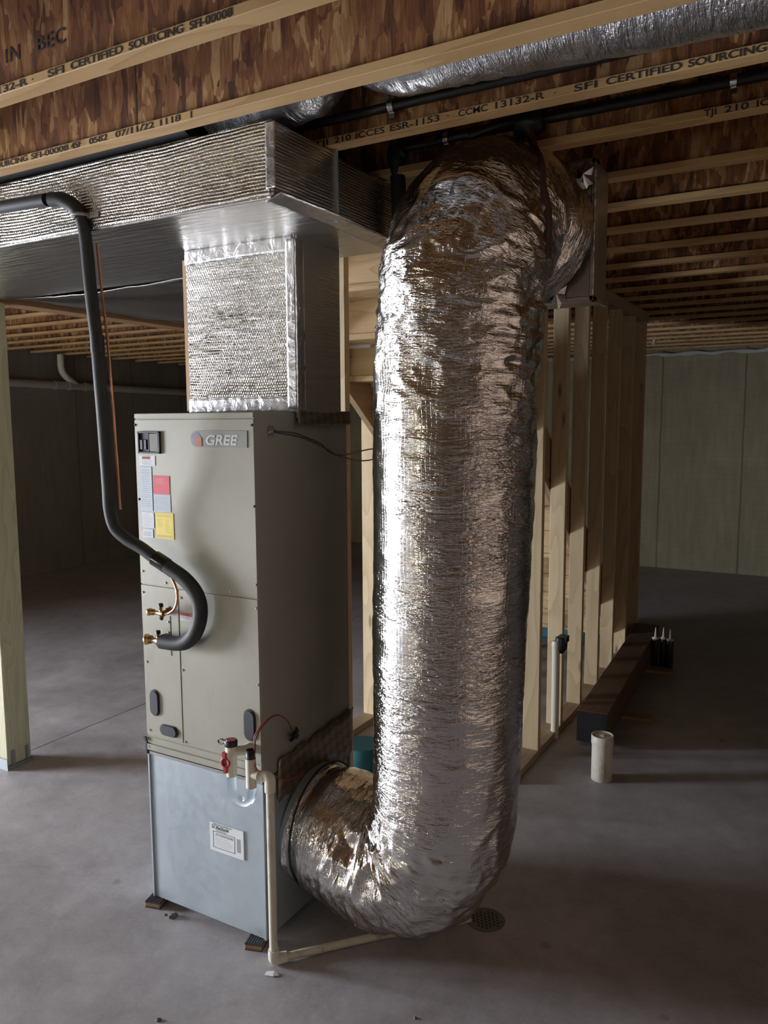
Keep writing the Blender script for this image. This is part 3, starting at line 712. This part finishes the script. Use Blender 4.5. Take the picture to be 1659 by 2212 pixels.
# plywood/foil-board box the duct runs into
rb = thing('return_box', 'dull foil faced box at the ceiling where the big duct ends', 'duct box', (.66, .9, 2.22))
MB().box((.40, .622, 2.215), (.908, .80, 2.655)).build('board_body', M['board'], rb, .004)
for a, b in (((.900, .616, 2.209), (.914, .66, 2.657)), ((.40, .616, 2.209), (.914, .66, 2.223)), ((.900, .616, 2.209), (.914, .80, 2.225)), ((.40, .616, 2.64), (.914, .66, 2.656))):
    MB().box(a, b).build('edge_tape', M['tape'], rb, .002)
for k, (x, z, s_) in enumerate(((.875, 2.43, .035), (.88, 2.60, .03), (.80, 2.235, .03))):
    v = [(x, .585, z)]; nn = 12
    for i in range(nn): v.append((x+s_*(1+.5*(i % 2))*math.cos(i*2*PI/nn)*.7, .612, z+s_*(1+.5*(i % 2))*math.sin(i*2*PI/nn)*1.2))
    o = MB().add(v, [(0, 1+i, 1+(i+1) % nn) for i in range(nn)]).build('crumpled_tape_tab', M['tape'], rb)

# strap over the elbow
t = thing('hanger_strap', 'dark strap running down from the black pipe over the duct elbow', 'strap', (.74, .4, 2.6))
bpy.context.view_layer.update()
JK = [o for o in fd.children if o.name.startswith('foil_jacket')][0]
def on_duct(p, off=.004):
    b_ = Vector(fd['_w']); hit, loc, nr, _ = JK.closest_point_on_mesh(Vector(p)-b_)
    return loc+b_+nr*off
b = MB(); pts = [(.728, .435, 2.80), (.745, .43, 2.745)]+[on_duct(p) for p in ((.79, .40, 2.66), (.815, .345, 2.61), (.838, .30, 2.553), (.853, .278, 2.494), (.863, .276, 2.441), (.87, .274, 2.388), (.87, .274, 2.336), (.866, .275, 2.285))]
P = spline(pts, 6); v = []; f = []
for i, p in enumerate(P):
    d = (P[min(i+1, len(P)-1)]-P[max(i-1, 0)]).normalized(); side = Vector((.80, .6, .0)) if i > 14 else Vector((.9, .3, .3)); side = (side-d*side.dot(d)).normalized()
    v += [p-side*.012, p+side*.012]
f = [(2*i, 2*i+1, 2*i+3, 2*i+2) for i in range(len(P)-1)]
o = b.add(v, f, True).build('strap_band', M['brownwire'], t); o.modifiers.new('s', 'SOLIDIFY').thickness = .002

# ================================================================ OVERHEAD FLEX DUCT (between joists)
def od(t, L, q, d, p):
    co = Vector((math.cos(t), math.sin(t), 0)); return .004*(1-2.4*abs(noise.noise((co.x*2, co.y*2, L*22))))+.006*noise.noise((co.x, co.y, L*3))
t = thing('overhead_duct', 'silver foil flexible duct lying in the joist bay at the top right', 'duct', (1.2, -.05, 2.7))
MB().tube([(.40, -.050, 2.855), (.50, -.050, 2.85), (.62, -.052, 2.842), (1.0, -.054, 2.828), (1.6, -.056, 2.800), (2.4, -.056, 2.79), (3.4, -.05, 2.80)], lambda q: .150-.05*math.exp(-(q/.03)**2), 72, 26, True, od).build('foil_jacket', M['flex2'], t)
MB().tube([(.34, -.050, 2.855), (.39, -.050, 2.855), (.43, -.05, 2.855)], .098, 40, 2).build('coupling_band', M['black'], t)
t = thing('short_duct_stub', 'dull foil duct end left of the dark joint, above the main duct corner', 'duct', (.1, -.05, 2.7))
MB().tube([(-.06, -.050, 2.815), (.05, -.050, 2.815), (.15, -.050, 2.825), (.26, -.05, 2.84), (.332, -.05, 2.855)], lambda q: .145-.04*max(0, (q-.8)/.2), 64, 22, True, od).build('foil_jacket', M['flex2'], t)

# ================================================================ BLACK PIPES UNDER THE FLOOR
t = thing('gas_pipe', 'black pipe strapped to the joist just left of the stamp ESR-1153', 'pipe', (.4, .12, 2.72))
yp = JY[2]+FW/2-.005-.016
MB().cyl((-1.6, yp, 2.735), (5.9, yp, 2.735), .0135, 16).build('pipe_run', M['blackpipe'], t)
def clip(p, x, y, z):
    b = MB()
    ring = [(x, y-.017*math.sin(a), z+.017*math.cos(a)) for a in [PI*k/10 for k in range(11)]]
    for w_ in (-.006, 0, .006): b.tube([(q[0]+w_, q[1], q[2]) for q in ring], .0038, 6, 1)
    b.box((x-.009, y-.002, z+.014), (x+.009, y+.003, z+.034)).box((x-.009, y-.002, z-.034), (x+.009, y+.003, z-.014))
    b.build('pipe_clamp', M['zinc'], p)
clip(t, .445, yp, 2.735)
t = thing('water_pipe', 'black pipe with bright clamps strapped beyond the joist stamped ESR-1153', 'pipe', (.9, .4, 2.74))
yq = JY[3]+FW/2-.005-.018
MB().cyl((.28, yq, 2.745), (5.9, yq, 2.745), .016, 16).build('pipe_run', M['blackpipe'], t)
clip(t, 1.33, yq, 2.745); clip(t, .46, yq, 2.745)
MB().lathe((.70, yq, 2.745), (1, 0, 0), [(0, .034), (.02, .044), (.07, .044), (.09, .034)], 18).build('tee_fitting', M['blackpipe'], t)
MB().tube([(.735, yq-.01, 2.74), (.70, yq-.03, 2.742), (.63, yq-.03, 2.737), (.55, yq-.01, 2.735)], .017, 12, 6).build('branch_elbow', M['blackpipe'], t)
MB().box((.39, yq-.03, 2.735), (.43, yq-.012, 2.75)).build('tag_plate', M['darkbrass'], t)
t = thing('drop_pipe', 'thick black insulated pipe dropping behind the left shoulder of the big duct', 'pipe', (.25, .48, 2.6))
MB().tube([(.30, yq, 2.735), (.275, yq, 2.72), (.265, .475, 2.68), (.265, .485, 2.6), (.265, .49, 2.40), (.265, .50, 2.24)], .026, 16, 6).build('insulation_sleeve', M['blackrubber'], t)
MB().lathe((.27, .46, 2.70), (0, 0, 1), [(0, .03), (.02, .034), (.04, .03)], 16).build('pipe_collar', M['black'], t)
t = thing('gap_shade_pipe', 'long black pipe added to darken the gap above the foil main duct', 'pipe', (-.9, -.13, 2.7))  # shade of the gap put in as an added black pipe
MB().tube([(-3.4, -.145, 2.715), (-1.0, -.145, 2.715), (-.10, -.145, 2.715)], .046, 18, 2).build('insulation_sleeve', M['blackrubber'], t)

# ================================================================ REFRIGERANT LINE
rl = thing('refrigerant_line', 'thick black foam insulated pipe curving down to the lower brass valve', 'pipe', (-.5, -.2, 1.0))
pa = [(-2.3, -.235, 2.57), (-1.5, -.235, 2.565), (-.96, -.232, 2.552), (-.78, -.230, 2.548), (-.66, -.226, 2.545)]
MB().tube(pa, .021, 18, 5).build('horizontal_sleeve', M['blackrubber'], rl)
pb = [(-.640, -.224, 2.543), (-.595, -.215, 2.538), (-.560, -.20, 2.515), (-.545, -.19, 2.485)]
MB().tube(pb, .0245, 20, 8).build('elbow_sleeve', M['blackrubber'], rl)
pc = [(-.545, -.19, 2.49), (-.532, -.185, 2.42), (-.518, -.185, 2.24), (-.508, -.178, 2.08)]
MB().tube(pc, .0205, 18, 8).build('upper_sleeve', M['blackrubber'], rl)
pe = [(-.508, -.178, 2.085), (-.505, -.175, 1.96), (-.513, -.162, 1.83), (-.522, -.150, 1.71), (-.535, -.135, 1.60), (-.552, -.118, 1.52), (-.545, -.105, 1.455), (-.502, -.092, 1.415), (-.450, -.078, 1.387), (-.400, -.066, 1.354), (-.362, -.058, 1.334)]
MB().tube(pe, .0215, 18, 8).build('middle_sleeve', M['blackrubber'], rl)
pf = [(-.372, -.060, 1.339), (-.332, -.055, 1.317), (-.280, -.050, 1.289), (-.236, -.046, 1.247), (-.218, -.044, 1.199), (-.225, -.043, 1.144), (-.252, -.043, 1.094), (-.290, -.043, 1.064), (-.338, -.043, 1.053), (-.404, -.044, 1.051)]
MB().tube(pf, .0255, 22, 8).build('lower_sleeve', M['blackrubber'], rl)
MB().tube([(-.400, -.066, 1.354), (-.378, -.061, 1.342), (-.354, -.057, 1.329)], .0268, 20, 4).build('glossy_tape', plain('vinyl_tape', (.012, .012, .012), .12), rl)
MB().tube([(-.508, -.178, 2.105), (-.507, -.178, 2.05)], .0225, 20, 1).build('tape_joint', M['black'], rl)
b = MB(); ring = [(-.545+.030*math.cos(a)-.004*math.sin(a), -.19+.030*math.sin(a), 2.487) for a in [PI+PI*k/10 for k in range(11)]]
b.tube([(-.577, -.17, 2.487)]+ring+[(-.515, -.178, 2.482)], .005, 8, 2).box((-.53, -.184, 2.478), (-.47, -.179, 2.496))
tag(b.build('clamp_strap', plain('grey_strap', (.35, .34, .32), .4), rl), 'pale grey pipe strap')
t = thing('copper_liquid_line', 'thin bare copper tube bending into the upper brass valve', 'pipe', (-.36, -.06, 1.2))
MB().tube([(-.506, -.162, 2.40), (-.495, -.160, 2.24), (-.486, -.153, 2.08), (-.482, -.150, 1.96), (-.490, -.137, 1.83), (-.499, -.125, 1.71), (-.512, -.110, 1.60), (-.524, -.097, 1.52)], .0045, 10, 8).build('upper_run', M['copper'], t)
MB().tube([(-.385, -.045, 1.325), (-.358, -.046, 1.303), (-.328, -.047, 1.264), (-.318, -.047, 1.220), (-.333, -.046, 1.180), (-.365, -.045, 1.157), (-.393, -.044, 1.153)], .0047, 12, 8).build('lower_bend', M['copper'], t)

# ================================================================ CONDENSATE TRAP AND DRAIN
ct = thing('condensate_trap', 'white plastic condensate trap with clear U bend and red cap', 'drain trap', (-.03, -.07, .55))
Y_ = -.062
MB().lathe((-.083, Y_, .636), (0, 0, 1), [(0, .0175), (.03, .0185), (.105, .0195), (.108, .0195)], 24).build('inlet_body', M['pvc'], ct)
MB().tube([(-.083, Y_, .715), (-.066, -.050, .722), (-.050, -.032, .722), (-.048, -.002, .722)], .0165, 18, 5).build('inlet_elbow', M['pvc'], ct)
MB().lathe((-.083, Y_, .742), (0, 0, 1), [(0, .022), (.001, .0225), (.017, .0225), (.020, .020)], 28).build('black_cap', M['black'], ct)
MB().lathe((-.083, Y_, .7615), (0, 0, 1), [(0, .0175), (.0022, .0165)], 24).build('red_cap_disc', M['red'], ct)
MB().tube([(-.104, Y_-.004, .756), (-.122, Y_-.004, .758), (-.136, Y_-.002, .752), (-.134, Y_-.002, .742), (-.120, Y_-.004, .742), (-.106, Y_-.004, .750)], .0028, 8, 5).build('cap_tether', M['black'], ct)
pl = tag(MB().lathe((-.092, Y_-.015, .688), (.25, -1, .08), [(0, .0185), (.006, .0185), (.008, .016), (.008, .011), (.004, .009)], 22).box((-.103, Y_-.024, .705), (-.089, Y_-.012, .722)).box((-.099, Y_-.024, .652), (-.086, Y_-.012, .672)).build('red_plug', M['red'], ct), 'red screw plug')
u = MB(); up_ = [(-.083, Y_, .645)]+[(-.0415-.0415*math.cos(a), Y_, .600-.046*math.sin(a)) for a in [PI*k/10 for k in range(11)]]+[(0.0, Y_, .645)]
u.tube(up_, .0160, 24, 3); u.build('clear_u_bend', M['clear'], ct)
MB().lathe((0, Y_, .615), (0, 0, 1), [(0, .0175), (.03, .0175), (.10, .0175)], 24).build('outlet_body', M['pvc'], ct)
fs = MB().lathe((0, Y_, .712), (0, 0, 1), [(0, .0158), (.032, .0158), (.032, .013), (.024, .012)], 22); tag(fs.build('float_switch', M['black'], ct), 'black float switch')
MB().tube([(0.0, Y_, .662), (.025, Y_, .662), (.052, Y_+.004, .660)], .0150, 20, 4).build('outlet_branch', M['pvc'], ct)
MB().lathe((.030, Y_, .662), (1, .05, 0), [(0, .0172), (.004, .0172)], 22).build('joint_ring', M['pvc2'], ct)
for dx, col_ in ((0, 'redwire'), (.006, 'brownwire')):
    MB().tube([(.014, Y_+.004, .735), (.012+dx, Y_+.01, .79), (.022+dx, -.01, .828), (.040, .035, .838), (.040, .09, .80), (.022, .135, .745)], .0024, 8, 8).build('wire', M[col_], ct)
MB().tube([(.014, Y_+.004, .735), (.016, Y_+.0, .70), (.028, Y_+.006, .675), (.045, -.02, .655), (.04, .06, .60), (.03, .12, .575), (.02, .2, .57)], .0024, 8, 8).build('wire', M['redwire'], ct)
dp = thing('drain_pipe', 'thin white pipe dropping from the trap and running along the floor to the drain', 'pipe', (.065, -.05, 0))
XD, YD = .070, -.052
MB().tube([(.036, YD-.004, .660), (.060, YD, .660), (XD, YD, .652), (XD, YD, .625)], .0185, 20, 5).build('upper_elbow', M['pvc'], dp)
MB().lathe((XD, YD, .612), (0, 0, 1), [(0, .0182), (.02, .0185)], 20).build('elbow_socket', M['pvc'], dp)
MB().cyl((XD, YD, .035), (XD, YD, .62), .0138, 20).build('vertical_run', M['pvc2'], dp)
MB().tube([(XD, YD, .055), (XD, YD, .028), (XD+.004, YD+.004, .020), (XD+.030, YD+.032, .019)], .0185, 20, 5).build('lower_elbow', M['pvc'], dp)
MB().tube([(XD+.02, YD+.022, .018), (.30, .222, .012), (.553, .487, .010)], .0138, 18, 2).build('floor_run', M['pvc2'], dp)
t = thing('floor_drain', 'round slotted floor drain at the end of the white pipe', 'drain', (.595, .515, 0))
MB().lathe((.600, .520, 0), (0, 0, 1), [(0, .072), (.003, .070), (.0035, .062), (.002, .060)], 36).build('drain_rim', M['grate'], t)
g = MB()
for i in range(-3, 4):
    for j in range(-3, 4):
        if i*i+j*j <= 10: g.lathe((.600+i*.016+(j % 2)*.008, .520+j*.015, .0018), (0, 0, 1), [(0, .0052), (.0012, .0052)], 8)
g.build('drain_holes', M['ink'], t)

# ================================================================ STAIR FRAMING
def stud(x0, x1, y, z0, z1, label, group, wy=.038):
    t = MB().box((x0, y-wy/2, z0), (x1, y+wy/2, z1)); rnd_ = random.Random(int(y*100))
    o = MB(); 
    c = Vector(((x0+x1)/2, y, z0)); e = bpy.data.objects.new('wall_stud', None)
    bpy.data.objects.remove(e)
    me = t.v; t.v = [(p[0]-c.x, p[1]-c.y, p[2]-c.z) for p in me]
    ob = t.build('wall_stud', M['stud'], None, .003); ob.location = c; tag(ob, label, 'stud', group); return ob
SX0, SX1 = .222, .311
MB_ = MB().box((SX0, 1.60, 0), (SX1, 4.50, .038)); tag(MB_.build('bottom_plate', M['plate'], None, .002), 'wood floor plate under the right row of stair studs', 'plate')
MB_ = MB().box((SX0, 1.30, 2.582), (SX1, 4.50, 2.620)).box((SX0, 1.30, 2.620), (SX1, 4.50, 2.658)); tag(MB_.build('top_plate', M['plate'], None, .002), 'doubled wood top plate over the right row of stair studs', 'plate')
rn = ['with the large white pipe in front of its right side', 'second from the big duct', 'third from the big duct', 'fourth from the big duct', 'fifth from the big duct', 'sixth from the big duct', 'last and farthest']
for k in range(7):
    y = 1.985+.4064*k
    if k == 6: y = 4.42
    lab = ['pale wall stud right beside the big foil duct', 'wall stud behind the upright white pipe, second from the big duct', 'wall stud just right of the upright white pipe, third from the big duct', 'wall stud with dark knots, fourth from the big duct', 'wall stud fifth from the big duct, lit only at its foot',
           'mostly shaded wall stud sixth from the big duct', 'dark end stud of the row, farthest from the big duct'][k]
    stud(SX0, SX1, y, .038, 2.582, lab, 'right row of stair studs')
LX0, LX1 = -.812, -.722
MB_ = MB().box((LX0, 1.62, 0), (LX1, 4.50, .038)); tag(MB_.build('bottom_plate', M['plate'], None, .002), 'wood floor plate seen between the air handler and the big duct', 'plate')
MB_ = MB().box((LX0, 1.30, 2.582), (LX1, 4.50, 2.658)); tag(MB_.build('top_plate', M['plate'], None, .002), 'wood top plate of the left stair wall, mostly behind the foil plenum', 'plate')
stud(-.336, -.296, 1.03, 0, 2.59, 'brown stud edge just right of the foil plenum', 'left row of stair studs')
stud(LX0, LX1, 2.010, .038, 2.582, 'pale lit stud between the air handler and the big duct', 'left row of stair studs')
for k in range(5): stud(LX0, LX1, 2.42+.4064*k, .038, 2.582, 'hidden stud of the left stair wall, behind the nearer studs', 'hidden left stair studs')
# staircase
st = thing('staircase', 'unfinished wooden staircase seen from beneath between the stud walls', 'staircase', (-.25, 3.0, 0))
SA, SB = -.715, .215
RUN, RISE = .25, .19
def sline(y): return 1.905-.76*(y-1.743)
ys0, ye = .78, 1.743+1.905/.76
top = .30
for (a, b) in ((SA, SA+.038), (SB-.038, SB)):
    poly = [(a, ys0, sline(ys0)), (a, ye, 0), (a, ye+.28, 0), (a, ye+.28, .10)]
    poly.append((a, 1.0, min(2.95, sline(1.0)+top))); poly.append((a, ys0, 2.95 if sline(ys0)+top > 2.95 else sline(ys0)+top))
    MB().prism(poly, (b-a, 0, 0)).build('stringer', M['stringer'], st, .001)
for m_ in range(-4, 10):
    y = 1.90+RUN*m_; zb = 1.875-RISE*m_
    if zb < .1: break
    if zb > 2.75: continue
    MB().box((SA+.039, y, zb), (SB-.039, y+.019, min(zb+RISE, 2.97))).build('riser', M['stair'], st, .001)
    MB().box((SA+.039, y-.012, zb-.030), (SB-.039, y+RUN+.03, zb-.001)).build('tread', M['stair'], st, .001)
MB().prism([(SA-.030, 2.05, sline(2.05)+.12), (SA-.030, 4.25, .06), (SA-.030, 4.25, 2.57), (SA-.030, 2.05, 2.57)], (.020, 0, 0)).build('shading_panel', M['stringer'], st, .001)  # panel added to block door daylight from the upper right studs
for (x, y, z, w_) in ((-.40, 1.147, 2.575, .155), (-.62, 1.397, 2.405, .125), (-.66, 1.647, 2.207, .135), (-.67, 1.897, 2.015, .06)):
    MB().box((x, y-.03, z), (x+w_, y-.002, z+.034)).build('white_shim', M['white'], st, .001)

# ================================================================ THINGS ON THE FLOOR, RIGHT
t = thing('pipe_stub', 'upright white pipe through the floor plate with black tape on its top', 'pipe', (.300, 2.30, 0))
MB().tube([(.302, 2.285, 0.0), (.302, 2.285, .25), (.300, 2.285, .555)], .0225, 22, 2).build('pipe_body', M['pvc'], t)
MB().lathe((.300, 2.285, .535), (0, 0, 1), [(0, .024), (.02, .0255), (.035, .02)], 18).build('pipe_top', M['pvc'], t)
MB().lathe((.318, 2.30, .50), (.1, .1, 1), [(0, .020), (.03, .034), (.085, .036), (.09, .03)], 12, smooth=False).box((.31, 2.285, .565), (.36, 2.34, .60)).build('black_tape', M['black'], t)
t = thing('cleanout_pipe', 'short wide white capped cleanout pipe standing on the floor at right', 'pipe', (.675, 1.875, 0))
MB().lathe((.676, 1.880, 0), (0, 0, 1), [(0, .052), (.19, .052)], 36).build('pipe_body', M['pvc2'], t)
MB().lathe((.676, 1.880, .188), (0, 0, 1), [(0, .0545), (.004, .0555), (.044, .0555), (.046, .053), (.046, .050), (.041, .049)], 36).build('cleanout_cap', M['pvc2'], t)
MB().box((.666, 1.868, .228), (.686, 1.892, .234)).build('cap_plug', M['pvc2'], t)
# floor timber
t = thing('floor_timber', 'long dark brown timber lying on scrap blocks beside the stair studs', 'timber', (.48, 3.3, .02))
a0 = Vector((.525, 2.255, 0)); a1 = Vector((.400, 4.40, 0)); dv = (a1-a0); Lh = dv.length/2; ang = math.atan2(dv.y, dv.x)-PI/2
MB().obox((a0+a1)/2+Vector((0, 0, .112)), (.085, Lh, .088), Matrix.Rotation(ang, 3, 'Z')).build('timber_body', M['timber'], t, .004)
MB().obox(a0+Vector((0, -.003, .112))-dv.normalized()*.001, (.083, .004, .086), Matrix.Rotation(ang, 3, 'Z')).build('end_coating', M['black'], t)
for (x, y, lab) in ((.60, 2.80, 'wood scrap poking out from under the dark timber, nearer to the cleanout pipe'), (.55, 3.80, 'wood scrap under the dark timber by the black sealant tubes')):
    o = MB().obox((0, 0, .012), (.15, .045, .0115), Matrix.Rotation(.12, 3, 'Z')).build('wood_scrap', M['scrap'], None, .002); o.location = (x, y, 0); tag(o, lab, 'wood scrap', 'scraps under the timber')
base = None
for i, (x, y, lab) in enumerate(((.540, 3.96, 'left black sealant tube with white nozzle beside the dark timber'), (.592, 3.985, 'middle black sealant tube of three by the dark timber'), (.645, 3.955, 'right black sealant tube of three by the dark timber'))):
    if base is None:
        base = thing('sealant_tube', lab, 'sealant tube', (x, y, 0), 'sealant tubes')
        MB().lathe((x, y, 0), (0, 0, 1), [(0, .0245), (.002, .0255), (.205, .0255), (.208, .0245)], 24).build('cartridge', M['black'], base)
        MB().lathe((x, y, .206), (0, 0, 1), [(0, .025), (.008, .025), (.012, .010), (.014, .0085), (.085, .003)], 20).build('nozzle', M['pvc'], base)
    else: dup(base, (x-.540, y-3.96, 0), lab, 'sealant tubes')
o = MB().lathe((0, 0, 0), (0, 0, 1), [(0, .10), (.004, .105), (.12, .11), (.125, .10)], 28).build('teal_tub', M['teal'], None); o.location = (-.47, 1.42, 0); tag(o, 'teal tub on the floor glimpsed behind the bottom of the big duct', 'tub')
MB_ = MB().box((-.67, 4.30, .0), (.17, 4.42, .10)); tag(MB_.build('foam_roll', M['teal'], None, .01), 'blue green foam strip on the floor under the foot of the stairs', 'foam')

# scraps
o = MB().add([(0, 0, .002), (.03, .006, .004), (.045, .022, .003), (.02, .028, .006), (-.004, .016, .003)], [(0, 1, 2, 3, 4)]).build('paper_scrap', M['concretechip'], None); o.location = (.075, -.11, 0); o.modifiers.new('s', 'SOLIDIFY').thickness = .001; tag(o, 'small white scrap on the concrete in the foreground', 'scrap')
def pebble(x, y, s_, lab):
    bm = bmesh.new(); bmesh.ops.create_icosphere(bm, subdivisions=2, radius=s_)
    for v_ in bm.verts: v_.co *= 1+.5*noise.noise(v_.co*90+Vector((x, y, 0))); v_.co.z = max(v_.co.z*.6, -.3*s_)
    me = bpy.data.meshes.new('debris_chip'); bm.to_mesh(me); bm.free(); me.materials.append(M['grate'])
    o = bpy.data.objects.new('debris_chip', me); C.objects.link(o); o.location = (x, y, .3*s_); tag(o, lab, 'debris')
pebble(-.415, -.03, .016, 'dark clod of dirt in front of the left rubber pad')
pebble(-.447, -.035, .007, 'tiny dark crumb left of the clod by the left rubber pad')
pebble(-.085, -.425, .008, 'small dark crumb at the bottom edge of the floor')
pebble(.597, -.033, .005, 'tiny pale crumb at the bottom right of the floor')

# ================================================================ LEFT WALL DRAIN PIPE
t = thing('wall_drain_pipe', 'long grey drain pipe with a white riser running along the left wall', 'pipe', (-6.68, 4.6, 2.3))
MB().cyl((-6.66, -1.5, 2.345), (-6.66, 7.9, 2.26), .048, 24).build('pipe_run', M['greypipe'], t)
for y in (4.62, 4.42, 4.86): MB().lathe((-6.66, y, 2.29), (0, 1, 0), [(0, .056), (.05, .056)], 24).build('coupling', M['greypipe'], t)
MB().tube([(-6.64, 4.52, 2.66), (-6.64, 4.52, 2.50), (-6.64, 4.56, 2.42), (-6.65, 4.68, 2.34), (-6.66, 4.74, 2.30)], .040, 20, 6).build('riser', M['pvc'], t)
t = thing('ceiling_bracket', 'small pale vertical fitting under the far joists at right', 'pipe', (.0, 7.3, 2.62))
MB().lathe((-.06, 6.65, 2.61), (0, 0, 1), [(0, .03), (.01, .03), (.012, .018), (.045, .018), (.05, .03)], 14).build('fitting_body', M['pvc2'], t)
print('objects', len(bpy.data.objects))
